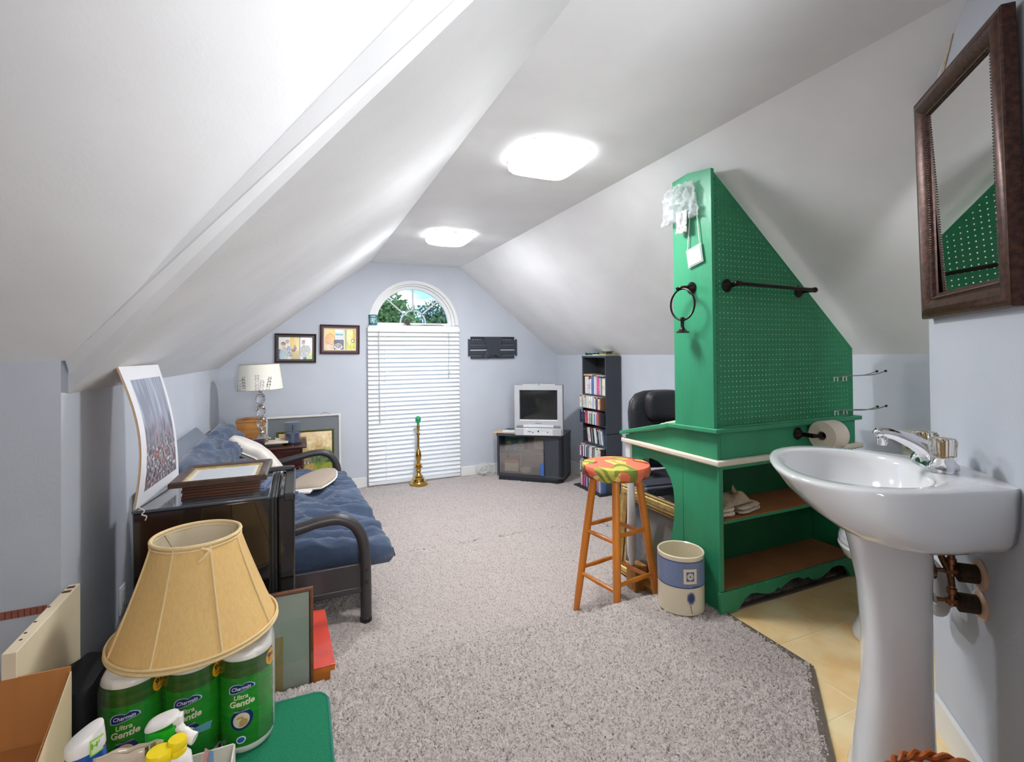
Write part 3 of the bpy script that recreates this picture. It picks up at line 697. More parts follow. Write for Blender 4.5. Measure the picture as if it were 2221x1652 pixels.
# papers on the stand
t = thing('cardboard_sheet', 'tan sheet of cardboard sticking out over the left corner of the television stand', 'cardboard', mt=on(ts, -.27, .1, Ht+.004, .1))
B().prism([(-.17, -.10, 0), (.12, -.115, 0), (.13, .12, 0), (-.12, .14, 0)], (0, 0, .004)).build('body', M('tan_card', (206, 176, 142), .8), t)
t = thing('notepad', 'white notepad on the cardboard sheet left of the television', 'notepad', mt=on(ts, -.25, .08, Ht+.008, .3))
B().box(-.08, .08, -.055, .06, 0, .01).build('body', M('paper_white', (230, 232, 234), .7), t, bevel=.001); B().box(-.081, .081, -.056, .061, -.002+.002, .002).build('cover', SGD, t)
t = thing('charger', 'small green gadget with black wire behind the left side of the television', 'gadget', mt=on(ts, -.2, .22, Ht+.004))
B().box(-.02, .03, 0, .03, 0, .06).build('body', M('green_plastic', (70, 140, 100), .5), t, bevel=.004)
B().tube(smoothpath([(-.1, -.02, .004), (-.06, .0, .014), (-.02, .01, .02), (0, .015, .03)]), .004, 6).build('wire', BLACKP, t)

# ------------------------------------------------------------------ media tower
mt_ = thing('media_tower', 'tall narrow charcoal shelf tower full of discs and books', 'shelf', (2.885, 4.25, .004))
x0, x1, y0, y1, ht = 2.79, XR-.016, 4.035, 4.475, 1.385
wb = lambda *a: B().box(*a)
for ya in (y0, y1-.016):
    wb(x0, x1, ya, ya+.016, .02, .60).build('side_panel', SG, mt_, world=True, bevel=.0015); wb(x0, x1, ya, ya+.016, .606, ht-.018).build('side_panel', SG, mt_, world=True, bevel=.0015)
wb(x1-.006, x1, y0+.016, y1-.016, .02, ht-.018).build('back_panel', SGD, mt_, world=True)
wb(x0-.004, x1, y0-.003, y1+.003, ht-.018, ht).build('top_panel', SG, mt_, world=True, bevel=.002)
wb(x0-.10, x1, y0-.02, y1+.03, .004, .02).build('base', SGD, mt_, world=True, bevel=.002)
shz = [.985, .845, .685, .48, .33, .175]
for z in shz: wb(x0, x1-.006, y0+.016, y1-.016, z-.016, z).build('shelf', SG, mt_, world=True)
PAL = {'white': (232, 230, 226), 'cream': (222, 206, 176), 'black': (36, 38, 44), 'navy': (44, 52, 84), 'blue': (96, 128, 184), 'light blue': (176, 204, 222), 'pink': (214, 96, 138), 'red': (176, 58, 66), 'green': (46, 140, 92), 'brown': (120, 78, 58), 'grey': (140, 146, 152), 'teal': (70, 138, 150), 'purple': (104, 62, 120)}
rows = [ # z, height, list of (colour,thick), protrusion, lean, name
 (.985, .19, 'brown:.014 white:.022 white:.02 light blue:.018 white:.02 blue:.02 blue:.014 white:.02 white:.016 pink:.018 pink:.02 light blue:.016 red:.006 cream:.02 white:.018 white:.02', .0, 0, ('paperback_book', 'book', 'top shelf')),
 (.845, .125, 'white:.03 grey:.018 cream:.024 light blue:.022 white:.02 cream:.022 white:.022 white:.024 light blue:.02 white:.018 brown:.018 purple:.014 cream:.03 brown:.018', .05, 0, ('disc_case', 'disc case', 'second shelf')),
 (.685, .13, 'navy:.022 black:.02 navy:.02 black:.016 pink:.022 red:.018 white:.016 pink:.014 white:.014 green:.02 white:.018 blue:.02 white:.014 red:.012 pink:.014 brown:.02 black:.03', .05, 0, ('disc_case', 'disc case', 'third shelf')),
 (.48, .165, 'black:.02 cream:.016 cream:.016 white:.014 navy:.018 grey:.014 black:.018 white:.016 white:.014 navy:.016 black:.014 light blue:.014 grey:.014 white:.016 grey:.014 navy:.016 navy:.016', .0, -.17, ('video_case', 'video case', 'fourth shelf')),
 (.33, .125, 'white:.022 red:.01 purple:.016 white:.018 navy:.012 white:.02 black:.012 grey:.018 teal:.014 white:.022 white:.016 brown:.016 grey:.014 teal:.014 white:.02 white:.02 cream:.02 cream:.016 black:.012', .055, 0, ('disc_case', 'disc case', 'fifth shelf')),
 (.175, .12, 'white:.014 black:.012 cream:.02 brown:.014 white:.018 white:.014 brown:.014 black:.016 cream:.02 white:.018 grey:.016 cream:.02 white:.02 brown:.02 white:.018 grey:.02 cream:.02 black:.016', .055, 0, ('disc_case', 'disc case', 'sixth shelf')),
 (.02, .135, 'grey:.016 white:.014 pink:.018 black:.012 pink:.014 purple:.014 white:.016 blue:.018 navy:.012 white:.014 blue:.016 white:.018 purple:.016 white:.02 blue:.018 pink:.018 grey:.018 cream:.02 blue:.016', .055, 0, ('disc_case', 'disc case', 'bottom shelf')),
]
rnd = random.Random(11)
dat = {}
for z, hh, spec_, pro, lean, (nm, cat, rown) in rows:
    items = [s_.rsplit(':', 1) for s_ in __import__('re').findall(r'[a-z ]+:\.\d+', spec_)]
    items = [(a.strip(), float(c)) for a, c in items]
    tot = sum(c for a, c in items); room_ = y1-y0-.034-(.03 if lean else 0)
    k_ = room_/tot; y = y1-.017
    cnt = {}
    for a, c in items: cnt[a] = cnt.get(a, 0)+1
    seen = {}
    for i, (a, c) in enumerate(items):
        c *= k_; seen[a] = seen.get(a, 0)+1
        h_ = hh*rnd.uniform(.97, 1.0) if nm == 'disc_case' else hh*rnd.uniform(.9, 1.0)
        rgb = tuple(max(0, min(255, q+rnd.uniform(-10, 10))) for q in PAL[a])
        xf = x0-pro+rnd.uniform(.0, .008)+(.012 if not pro else 0)
        lab = '%s %s on the %s of the tower' % (a, {'paperback_book': 'book', 'disc_case': 'disc', 'video_case': 'leaning case'}[nm], rown)
        if cnt[a] > 1: lab += ', '+['', 'leftmost', 'second', 'third', 'fourth', 'fifth', 'sixth', 'seventh', 'eighth', 'ninth'][seen[a]]+' %s one%s' % (a, '' if seen[a] == 1 else ' from left')
        t = thing(nm, lab, cat, (xf, y-c, z+.0005), group='%ss on the %s of the tower' % (cat, rown))
        b = B().box(0, .14, .0006, c-.0006, 0, h_)
        o = b.build('case' if nm != 'paperback_book' else 'cover', M('spine_%s_%d' % (a.replace(' ', '_'), rnd.randrange(3)), rgb, .4), t)
        s2 = rnd.random(); c2_ = PAL[rnd.choice(['white', 'black', 'cream', 'navy', 'red'])]
        def sp(u, v, s2=s2, c2_=c2_, rgb=rgb, i=i):
            if .2+.2*s2 < v < .55+.3*s2 and abs(u-.5) < .26 and nz3(i, v*30+s2*9) > .0: return tuple(.6*p+.4*q for p, q in zip(rgb, c2_))
            if v > .9 and s2 > .4: return c2_
            return rgb
        panel('spine_print', lambda u, v, c=c, h_=h_: Vector((-.0006, c-.001-u*(c-.002), .001+v*(h_-.002))), 4, 26, sp, t)
        if lean:
            m_ = Matrix.Translation((xf, y-c-.03, z+.003)) @ Matrix.Rotation(lean, 4, 'X'); t.matrix_world = m_; FR[t.name] = m_
        y -= c
t = thing('paperback_book', 'orange brown paperback lying flat across the books on the top tower shelf', 'book', (2.80, 4.30, .985+.191), .1)
B().box(0, .13, 0, .14, 0, .016).build('cover', M('tan_card'), t)
t = thing('booklet', 'lilac booklet lying flat over the books on the top tower shelf, right one', 'booklet', (2.80, 4.10, .985+.1915), -.1)
B().box(0, .13, 0, .15, 0, .008).build('cover', M('lilac_card', (206, 200, 222), .6), t)
# on top of the tower
t = thing('string_lights', 'tangle of green wire with black bits on the left of the tower top', 'string lights', (2.86, 4.38, ht+.004))
b = B(); P = [Vector((rnd.uniform(-.06, .08), rnd.uniform(-.09, .09), rnd.uniform(.006, .022))) for _ in range(26)]; b.tube(smoothpath(P, 4), .003, 5)
b.build('wire', M('green_wire', (30, 96, 66), .5), t)
b = B()
for k in range(12): p = rnd.choice(P); b.ell(p, .009, .009, .009, 8, 6)
b.build('bulb', BLACKP, t)
tag(B().box(2.80, 2.93, 4.17, 4.29, ht+.0045, ht+.016).build('magazine', M('pale_green_paper', (206, 222, 206), .6)), 'pale green magazine lying in the middle of the tower top', 'magazine')
tag(B().box(2.80, 2.95, 4.05, 4.165, ht+.0045, ht+.02).build('notebook', M('olive_paper', (176, 176, 120), .6)), 'olive yellow notebook on the right of the tower top', 'notebook')
t = thing('stapler', 'small dark grey box on the olive notebook on the tower top', 'box', (2.82, 4.10, ht+.0205))
B().box(0, .07, -.03, .03, 0, .012).build('base', M('grey_brown', (92, 88, 82), .6), t); B().box(-.005, .075, -.045, .035, .012, .026).build('lid', M('grey_brown'), t, bevel=.002)

# ------------------------------------------------------------------ green hutch
hz = H+.006
hu = thing('green_hutch', 'large green painted wooden desk hutch with pegboard back and open shelves', 'hutch', (1.817, 1.708, hz))
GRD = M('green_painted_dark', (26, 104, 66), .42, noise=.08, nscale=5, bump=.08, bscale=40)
GXI, GXR = 1.80, 2.835
G = lambda b, name, mat=GREEN, **k: b.build(name, mat, hu, world=True, **k)
# arched side panel (plane X)
out = [(1.708, hz), (1.955, hz), (2.06, .30)]
arch_in = [(2.082, .366), (2.050, .42), (2.030, .48), (2.018, .55), (2.014, .62), (2.022, .69), (2.045, .745), (2.085, .79), (2.14, .815), (2.20, .82), (2.26, .805), (2.31, .77), (2.345, .72)]
poly = [(1.9515, hz)]+out[1:]+arch_in+[(2.36, .70), (2.40, .70), (2.40, .878), (1.9515, .878)]
G(B().prism([(1.817, y, z) for y, z in [(1.708, hz), (1.949, hz), (1.949, .878), (1.708, .878)]], (.02, 0, 0)), 'side_board', bevel=.0015)
G(B().prism([(1.817, y, z) for y, z in poly], (.02, 0, 0)), 'arched_side_board', bevel=.0015)
G(B().box(1.802, 1.826, 1.700, 1.712, .29, .878), 'front_stile', bevel=.002)
# cabinet body
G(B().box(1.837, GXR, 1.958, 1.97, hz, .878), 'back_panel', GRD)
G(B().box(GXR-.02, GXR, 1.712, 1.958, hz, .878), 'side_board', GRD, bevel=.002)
G(B().box(1.826, GXR, 1.706, 1.722, .858, .878), 'top_rail', bevel=.002)
G(B().box(1.837, GXR-.02, 1.712, 1.958, .598, .616), 'shelf', bevel=.002)
G(B().box(1.837, GXR-.02, 1.712, 1.958, .272, .290), 'shelf', bevel=.002)
HB = M('hardboard_brown', (150, 98, 58), .7, noise=.12, nscale=6, bump=.05, bscale=60)
G(B().box(1.84, 2.30, 1.704, 1.956, .2905, .2945), 'shelf_liner', HB); G(B().box(2.302, GXR-.022, 1.704, 1.956, .2905, .2945), 'shelf_liner', HB)
G(B().box(1.84, 2.34, 1.704, 1.956, .6165, .6205), 'shelf_liner', HB); G(B().box(2.342, GXR-.022, 1.704, 1.956, .6165, .6205), 'shelf_liner', HB)
# scalloped valance
top = [(1.795, .288), (2.83, .288)]
low = []
def scal(xa, xb):
    L = xb-xa; return [(xa+L*q, z) for q, z in ((0, .232), (.1, .237), (.3, .228), (.5, .222), (.7, .228), (.9, .237), (1, .232))]
botp = [(1.80, hz), (1.90, hz)]+[(1.925, .203), (1.955, .235), (1.99, .247), (2.03, .246), (2.075, .232), (2.125, .222), (2.16, .226), (2.185, .242), (2.20, .228), (2.235, .246), (2.285, .262), (2.335, .262), (2.37, .246), (2.41, .25), (2.43, .232), (2.465, .224), (2.51, .226), (2.555, .24), (2.60, .262), (2.65, .264), (2.70, .25), (2.735, .215), (2.75, hz), (2.83, hz)]
G(B().prism([(x, 1.694, z) for x, z in botp+[top[1], top[0]]], (0, .018, 0)), 'scalloped_valance', bevel=.0015)
b = B()
for x, z in ((1.815, .205), (1.838, .207), (1.88, .283), (1.93, .284), (2.02, .285), (2.1, .284), (2.25, .284)): b.lathe([(.003, 0), (.003, -.0015), (0, -.002)], 8, (x, 1.694, z), 'y')
G(b, 'nail_heads', M('nail_tan', (196, 150, 90), .5))
# white desk board
tp = [(1.775, 1.675), (GXR+.03, 1.675), (GXR+.03, 2.40), (1.775, 2.425)]
TR2 = M('cream_trim', (226, 218, 200), .5, noise=.04, nscale=20)
G(B().prism([(1.782, 1.682, .879), (GXR+.03, 1.682, .879), (GXR+.03, 2.43, .879), (1.782, 2.43, .879)], (0, 0, .028)), 'desk_board', TR2, bevel=.008, seg=3)
# riser with sloping arm
G(B().prism([(1.800, y, z) for y, z in [(1.705, .908), (2.405, .908), (2.405, .925), (2.0, 1.024), (1.705, 1.034)]], (.02, 0, 0)), 'riser_board', bevel=.0015)
G(B().box(1.82, GXR-.01, 1.704, 1.722, .908, 1.034), 'riser_board', bevel=.0015)
b = B(); prof = [(-.0, 0), (-.0, .018)]
b.prism([(1.772, 1.682, 1.035), (GXR+.02, 1.682, 1.035), (GXR+.02, 1.80, 1.035), (1.90, 1.80, 1.035), (1.90, 2.01, 1.025), (1.772, 2.01, 1.025)], (0, 0, .022))
G(b, 'ledge_board', GREEN, bevel=.004)
G(B().prism([(1.772, 2.011, 1.023), (1.772, 2.43, .925), (1.772, 2.43, .947), (1.772, 2.011, 1.047)], (.13, 0, 0)), 'sloping_ledge_board', GREEN, bevel=.004)
# tall post board and pegboard
G(B().prism([(1.785, 1.708, 1.056), (1.785, 1.966, 1.046), (1.785, 1.966, 2.300), (1.785, 1.86, 2.312), (1.785, 1.708, 2.287)], (.019, 0, 0)), 'post_board', bevel=.0015)
px0, px1, pzb, pza = 1.804, 2.832, 1.058, 2.280
PS = .0254
def topz(x): return pza+(1.43-pza)*(x-px0)/(px1-px0)
pb = B(); nx_ = int((px1-px0)/PS); nz_ = int((pza-pzb)/PS)+1
yp = 1.716
for i in range(nx_+1):
    xa, xb = px0+i*PS, min(px1, px0+(i+1)*PS)
    for j in range(nz_+1):
        za, zb2 = pzb+j*PS, pzb+(j+1)*PS
        if za >= topz(xa): continue
        if zb2 <= topz(xb) and xb-xa > PS*.98:
            cx_, cz_ = (xa+xb)/2, (za+zb2)/2; r = .0036
            sq = [(xa, za), (cx_, za), (xb, za), (xb, cz_), (xb, zb2), (cx_, zb2), (xa, zb2), (xa, cz_)]
            ho = [(cx_+r*math.cos(math.radians(a)), cz_+r*math.sin(math.radians(a))) for a in (225, 270, 315, 0, 45, 90, 135, 180)]
            vs = [(p[0], yp, p[1]) for p in sq+ho]+[(p[0], yp+.004, p[1]) for p in ho]
            pb.add(vs, [(k, (k+1) % 8, 8+(k+1) % 8, 8+k) for k in range(8)]+[(8+k, 8+(k+1) % 8, 16+(k+1) % 8, 16+k) for k in range(8)])
        else:
            R_c = [(xa, za), (xb, za), (xb, zb2), (xa, zb2)]; P = []
            for k in range(4):
                p, q = R_c[k], R_c[(k+1) % 4]; dp, dq = topz(p[0])-p[1], topz(q[0])-q[1]
                if dp >= 0: P.append(p)
                if dp*dq < 0: f_ = dp/(dp-dq); P.append((p[0]+(q[0]-p[0])*f_, p[1]+(q[1]-p[1])*f_))
            if len(P) < 3: continue
            pb.add([(p[0], yp, p[1]) for p in P], [tuple(range(len(P)))])
G(pb, 'pegboard', M('green_pegboard', (40, 136, 90), .4, noise=.05, nscale=6))
G(B().prism([(px0, yp+.005, pzb), (px0+.03, yp+.005, pzb), (px0+.03, yp+.005, topz(px0+.03)-.01), (px0, yp+.005, topz(px0)-.01)], (0, .03, 0)), 'batten')
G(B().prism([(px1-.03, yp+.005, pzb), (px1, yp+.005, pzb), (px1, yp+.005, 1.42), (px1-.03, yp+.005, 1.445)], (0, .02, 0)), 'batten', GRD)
# turned front leg
b = B(); b.box(1.80, 1.842, 2.368, 2.41, .70, .878)
G(b, 'leg_block', TRIMW, bevel=.003)
G(B().lathe([(.014, .148), (.017, .16), (.016, .175), (.021, .19), (.026, .21), (.027, .3), (.024, .45), (.021, .6), (.019, .68), (.022, .70)], 20, (1.822, 2.388, 0)), 'leg', TRIMW, smooth=True)
t = thing('wood_block', 'square block of raw timber propping up the white desk leg', 'block', (1.855, 2.385, .004))
B().box(-.045, .045, -.045, .045, 0, .142).build('body', M('raw_timber', (176, 122, 58), .7, noise=.25, nscale=9, stretch=(3, 3, .4)), t, bevel=.006, seg=3)

# hardware on the hutch
def rosette(b, c, d, r=.03, L=.05):
    d = Vector(d); mt = Matrix.Translation(Vector(c)) @ d.to_track_quat('Z', 'Y').to_matrix().to_4x4()
    b.lathe([(r, 0), (r, .004), (r*.86, .008), (r*.62, .016), (r*.40, .026), (r*.33, .034), (r*.36, .04), (r*.36, L)], 20, mt=mt)
t = thing('towel_bar', 'dark bronze towel bar across the green pegboard', 'towel bar', (1.886, yp, 1.735))
b = B(); rosette(b, (1.886, yp-.001, 1.735), (0, -1, 0), .032, .08); rosette(b, (2.395, yp-.001, 1.728), (0, -1, 0), .032, .08); b.build('mount', BRONZE, t, world=True, smooth=True)
b = B(); b.tube([(1.872, 1.638, 1.735), (2.40, 1.638, 1.728)], .009, 14); b.ell((1.866, 1.638, 1.735), .014, .014, .014); b.ell((2.41, 1.638, 1.728), .014, .014, .014); b.build('bar', BRONZE, t, world=True, smooth=True)
t = thing('towel_ring', 'dark bronze towel ring hanging on the green post board', 'towel ring', (1.785, 1.845, 1.74))
b = B(); rosette(b, (1.784, 1.838, 1.735), (-1, 0, 0), .03, .05); b.tube(smoothpath([(1.735, 1.838, 1.735), (1.725, 1.85, 1.737), (1.722, 1.875, 1.733)]), .007, 8); b.build('mount', BRONZE, t, world=True, smooth=True)
rc, rrad = Vector((1.728, 1.843, 1.652)), .077
B().tube([rc+Vector((-.005*math.sin(a), rrad*math.sin(a)*.98, rrad*math.cos(a))) for a in np.linspace(0, 2*math.pi, 41)], .0048, 8, cap=False).build('ring', BRONZE, t, world=True, smooth=True)
t2 = thing('cup_hook', 'dark bronze spare rosette hanging upside down from the towel ring', 'hook', (1.728, 1.845, 1.575))
b = B(); b.lathe([(.01, .014), (.013, .004), (.009, -.004), (.008, -.03), (.012, -.042), (.022, -.052), (.032, -.058), (.033, -.062), (.026, -.062), (.008, -.05)], 20); b.build('rosette', BRONZE, t2, smooth=True)
t = thing('paper_holder', 'dark bronze toilet paper holder arm on the green riser', 'holder', (2.355, 1.704, .99))
b = B(); rosette(b, (2.355, 1.703, .992), (0, -1, 0), .032, .075); b.tube(smoothpath([(2.355, 1.63, .992), (2.375, 1.625, .99), (2.41, 1.622, .987)]), [.012]*6+[.010]*6+[.014], 12); b.tube([(2.41, 1.622, .987), (2.535, 1.622, .987)], .013, 12); b.build('arm', BRONZE, t, world=True, smooth=True)
t = thing('toilet_paper_roll', 'roll of white toilet paper on the bronze holder, end torn', 'toilet paper', (2.475, 1.622, .987))
TPM = M('tissue_white', (238, 226, 210), .9, bump=.15, bscale=90)
B().lathe([(.022, -.053), (.072, -.053), (.074, -.05), (.074, .05), (.072, .053), (.022, .053), (.022, -.053)], 36, axis='x', cap=False).build('roll', TPM, t, smooth=True)
b = B(); b.grid(lambda u, v: Vector((-.05+.1*u, -.012+.02*v+.008*math.sin(v*6), .075-.0-v*.02*(1+.5*math.sin(u*9)))) if False else Vector((-.048+.098*u, .03+.055*v, .068-.052*v-.022*v*v+.006*math.sin(u*7+v*3)*v)), 8, 6)
b.build('loose_end', TPM, t, smooth=True, solid=.001)
# hooks
WM = M('hook_steel', (150, 152, 150), .3, metal=.8)
for k, zc_ in enumerate((1.272, 1.088)):
    t = thing('pegboard_hook_rack', ('upper' if k == 0 else 'lower')+' pair of steel pegboard hooks with dark tips at the right edge of the pegboard', 'hooks', (2.70, yp, zc_), group='pegboard hooks')
    for q, dx in enumerate((0, .075)):
        b = B(); x = 2.66+dx
        b.tube([(x, yp-.006, zc_), (x+.04, yp-.006, zc_+.001)], .003, 6)
        for xx in (x+.002, x+.03): b.tube([(xx, yp-.007, zc_+.004), (xx, yp-.007, zc_-.022)], .0035, 6)
        b.build('bracket', M('hook_white', (205, 214, 205), .4), t, world=True)
        b = B(); P = smoothpath([(x+.01, yp-.008, zc_+.004), (x+.04, yp-.06, zc_+.01), (x+.075, yp-.12, zc_+.016), (x+.10, yp-.165, zc_+.036)]); b.tube(P, .0028, 6); b.build('prong', WM, t, world=True)
        B().ell(P[-1], .007, .007, .007, 8, 6).build('tip', M('dark_teal_plastic', (24, 48, 46), .5), t, world=True)

# hanging bag, lanyard tag
PL = M('clear_plastic_bag', (235, 238, 240), .12, trans=.72, ior=1.15, bump=.8, bscale=22)
t = thing('plastic_bag', 'crumpled clear plastic bag nailed to the top of the green post', 'plastic bag', (1.780, 1.90, 2.28))
def bagf(u, v):
    y = 1.99-.20*u+.02*v*(1-2*u)-.0*v; z = 2.265+.0-.19*v-.02*abs(u-.5)*(1-v)
    y += (.015 if u < .5 else -.01)*v+.012*nz3(u*7, v*6); x = 1.778-.012-.02*abs(nz3(u*8, v*5, 2))-.010*math.sin(u*13+v*4)**2
    return Vector((x, y, z+.012*nz3(u*9, v*2, 4)))
B().grid(bagf, 26, 22).build('film', PL, t, world=True, smooth=True, solid=.0006)
def bagf2(u, v): p = Vector((1.752-.012*abs(nz3(u*8, v*5, 5)), 1.905-.075*u, 2.12-.11*v+.01*nz3(u*6, v*5))); return p
B().grid(bagf2, 14, 14).build('film', M('clear_plastic_dense', (225, 225, 222), .2, trans=.4, ior=1.2, bump=.8, bscale=30), t, world=True, smooth=True, solid=.0006)
b = B(); rnd = random.Random(3)
for _ in range(20): b.ell((1.757, 1.87+rnd.uniform(-.022, .022), 2.04+rnd.uniform(-.025, .025)), .007, .01, .009, 6, 5)
b.build('contents', M('pale_bits', (206, 190, 178), .7), t, world=True)
t = thing('lanyard_badge', 'clear badge holder with a white card hanging by a white cord on the green post', 'badge', (1.776, 1.85, 2.0))
ya, yb = pX(1499, 470, 1.776), pX(1507, 470, 1.776)
B().tube([ya+Vector((0, 0, .12)), pX(1492, 542, 1.776)], .0028, 6).build('cord', M('cord_white', (226, 232, 228), .6), t, world=True)
B().tube([yb+Vector((0, 0, .12)), pX(1518, 527, 1.776)], .0028, 6).build('cord', M('cord_white'), t, world=True)
q = [pX(1487, 544, 1.774), pX(1520, 525, 1.774), pX(1526, 566, 1.774), pX(1493, 583, 1.774)]
B().prism(q, (.0025, 0, 0)).build('holder', M('clear_vinyl', (220, 236, 230), .15, trans=.6), t, world=True, bevel=.001)
c_ = sum(q, Vector())/4
B().prism([c_+(p-c_)*.82+Vector((-.0015, 0, 0)) for p in q], (.001, 0, 0)).build('card', M('paper_white'), t, world=True)
# remote on the ledge and cloths on the shelf
t = thing('cream_remote', 'cream coloured handheld remote lying on the green ledge beside the post', 'remote control', mt=Matrix.Translation(pz(1462, 912, 1.062)) @ Matrix.Rotation(.0, 4, 'Z'))
t.matrix_world = Matrix.Translation((1.875, 2.09, 1.012)) @ Matrix.Rotation(1.45, 4, 'Z') @ Matrix.Rotation(.235, 4, 'Y'); FR[t.name] = t.matrix_world.copy()
B().box(-.09, .09, -.02, .02, 0.002, .024).build('body', M('cream_plastic', (222, 222, 180), .45), t, bevel=.008, seg=3)
b = B()
for i in range(7):
    for j in range(2): b.box(-.06+i*.016, -.052+i*.016, -.01+j*.013, -.003+j*.013, .023, .027)
b.build('keypad', M('cream_key', (200, 204, 160), .5), t)
CL = M('linen_cloth', (206, 190, 168), .95, noise=.08, nscale=60, bump=.4, bscale=140)
def cloth(name, label, x0_, x1_, y0_, y1_, z_, th, n, seed, rot=0, mat=CL):
    t = thing(name, label, 'cloth', ((x0_+x1_)/2, (y0_+y1_)/2, z_+.0005), rot, group='folded cloths on the hutch shelf')
    W_, D_ = (x1_-x0_)/2, (y1_-y0_)/2
    for k in range(n):
        b = B(); zz = th/n
        rings = []
        for i in range(17):
            u = i/16*2-1; prf = []
            for j in range(12):
                a = 2*math.pi*j/12; yy = math.cos(a); z2 = math.sin(a)
                yy = math.copysign(abs(yy)**.5, yy); z2 = math.copysign(abs(z2)**.7, z2)
                s_ = (1-abs(u)**6*.25)
                prf.append(Vector((u*W_*(1-.04*k), yy*D_*s_*(1-.05*k)+.006*nz3(u*3, k+seed), zz*k+zz/2+z2*zz/2*s_+ (.007*nz3(u*4+seed, yy*3, k*3.1) if z2 > 0 else 0))))
            rings.append(prf)
        b.loft(rings).build('fold', mat, t, smooth=True, sharp=80)
    return t
cloth('folded_cloth', 'beige folded cloth on the right underneath the crumpled one on the shelf', 1.955, 2.135, 1.725, 1.86, .621, .036, 2, 4, .2)
cloth('folded_cloth', 'small pale folded cloth at the left end of the shelf with dark print', 1.842, 1.935, 1.72, 1.80, .621, .045, 2, 8, -.1, M('linen_pale', (222, 208, 190), .95, bump=.3, bscale=140))
t = thing('crumpled_cloth', 'crumpled tan cloth lying on top of the folded cloths on the shelf', 'cloth', (1.96, 1.80, .663), .15)
def cr_(u, v):
    x, y = (u-.5)*.24, (v-.5)*.13; e_ = (1-(2*u-1)**4)*(1-(2*v-1)**4)
    return Vector((x+.008*nz3(u*4, v*4, 1), y, .004+.05*e_*(.6+.55*nz3(u*3.2, v*2.6, 6))+.010*e_*abs(nz3(u*12, v*9, 2))))
b = B().grid(cr_, 36, 24); b.add([(.05, -.02, .05), (.065, .0, .03), (.035, .0, .035), (.04, -.005, .085)], [(0, 1, 3), (0, 2, 3), (1, 2, 3)])
b.build('body', M('tan_towel', (186, 166, 138), .95, noise=.06, nscale=60, bump=.5, bscale=140), t, smooth=True, solid=.004)

# gold picture frame under the desk
GO = M('gold_leaf', (214, 186, 120), .3, metal=.75, noise=.18, nscale=30)
Wg, Hg = .62, .545
gp = thing('gold_picture_frame', 'wide ornate gold framed picture leaning under the green desk arch', 'picture', mt=Matrix.Translation((1.925, 2.095, .012)) @ Matrix.Rotation(math.radians(-90), 4, 'Z') @ Matrix.Rotation(.0, 4, 'X'))
gp.matrix_world = Matrix.Translation((1.90, 2.335, .012)) @ Matrix.Rotation(math.radians(-90), 4, 'Z') @ Matrix.Rotation(math.radians(-7), 4, 'X'); FR[gp.name] = gp.matrix_world.copy()
Wg = .62
frame_parts(gp, Wg, Hg, [(0, 0), (0, .02), (.006, .03), (.012, .02), (.022, .032), (.045, .034), (.058, .02), (.064, .022), (.085, .010)], GO)
b = B()
n_ = 46
for k in range(n_):
    for (xx, zz) in ((-Wg/2+.075+(Wg-.15)*k/(n_-1), Hg-.073), (-Wg/2+.073, .075+(Hg-.15)*k/(n_-1)), (-Wg/2+.075+(Wg-.15)*k/(n_-1), .073)):
        b.ell((xx, -.020, zz), .0055, .006, .0055, 6, 5)
b.build('bead_ornament', M('gold_antique', (128, 92, 48), .4, metal=.6), gp, smooth=True)
panel('print', rectp(-Wg/2+.085, Wg/2-.085, .085, Hg-.085, -.006), 40, 36, lambda u, v: (86, 96, 116) if .16 < u < .30 else ((150, 146, 138) if blob(u, v, .30, .30, .09, .16) and not blob(u, v, .30, .30, .06, .11) else (128+14*nz3(u*30, v*30), 124, 118)), gp)  # speckle, blue band and ring are painted reflections of carpet and wastebasket
B().box(-Wg/2+.084, Wg/2-.084, -.010, -.008, .084, Hg-.084).build('glass', M('picture_glass', (255, 255, 255), .02, trans=1, ior=1.45), gp)

# office chair behind the desk
LE = M('black_leather', (44, 44, 50), .38, bump=.25, bscale=60)
oc = thing('office_chair', 'black leather office chair behind the green desk with padded back', 'chair', (2.60, 3.0, .004), math.radians(-8))
def pad(W_, D_, H_, mt, n=4, nu=20, bulge=0):
    b = B(); rings = []
    for i in range(13):
        ph = -math.pi/2+math.pi*i/12; s_ = abs(math.cos(ph))**(.45) if i not in (0, 12) else .02; z = math.copysign(abs(math.sin(ph))**.8, math.sin(ph))
        ring_ = []
        for k in range(28):
            a = 2*math.pi*k/28; c_, q_ = math.cos(a), math.sin(a); r_ = 1/(abs(c_)**n+abs(q_)**n)**(1/n)
            ring_.append(mt @ Vector((W_/2*r_*c_*s_, H_/2*r_*q_*s_, D_/2*z)))
        rings.append(ring_)
    return b.loft(rings)
RX = Matrix.Rotation(math.radians(90), 4, 'X')
pad(.56, .12, .60, Matrix.Translation((0, .02, .82)) @ Matrix.Rotation(math.radians(-8), 4, 'X') @ RX).build('backrest', LE, oc, smooth=True)
pad(.34, .12, .24, Matrix.Translation((0, -.035, 1.0)) @ Matrix.Rotation(math.radians(-6), 4, 'X') @ RX).build('head_pad', LE, oc, smooth=True)
pad(.36, .10, .26, Matrix.Translation((0, -.04, .74)) @ Matrix.Rotation(math.radians(-8), 4, 'X') @ RX).build('lumbar_pad', LE, oc, smooth=True)
pad(.54, .13, .50, Matrix.Translation((0, -.27, .47))).build('seat', LE, oc, smooth=True)
for s_ in (-1, 1):
    b = B(); P = smoothpath([(s_*.20, -.12, .40), (s_*.30, -.10, .44), (s_*.32, -.08, .58), (s_*.31, -.08, .66), (s_*.31, -.20, .67), (s_*.31, -.34, .67)]); b.tube(P, .022, 10, sx=1.5); b.build('armrest', BLACKP, oc, smooth=True)
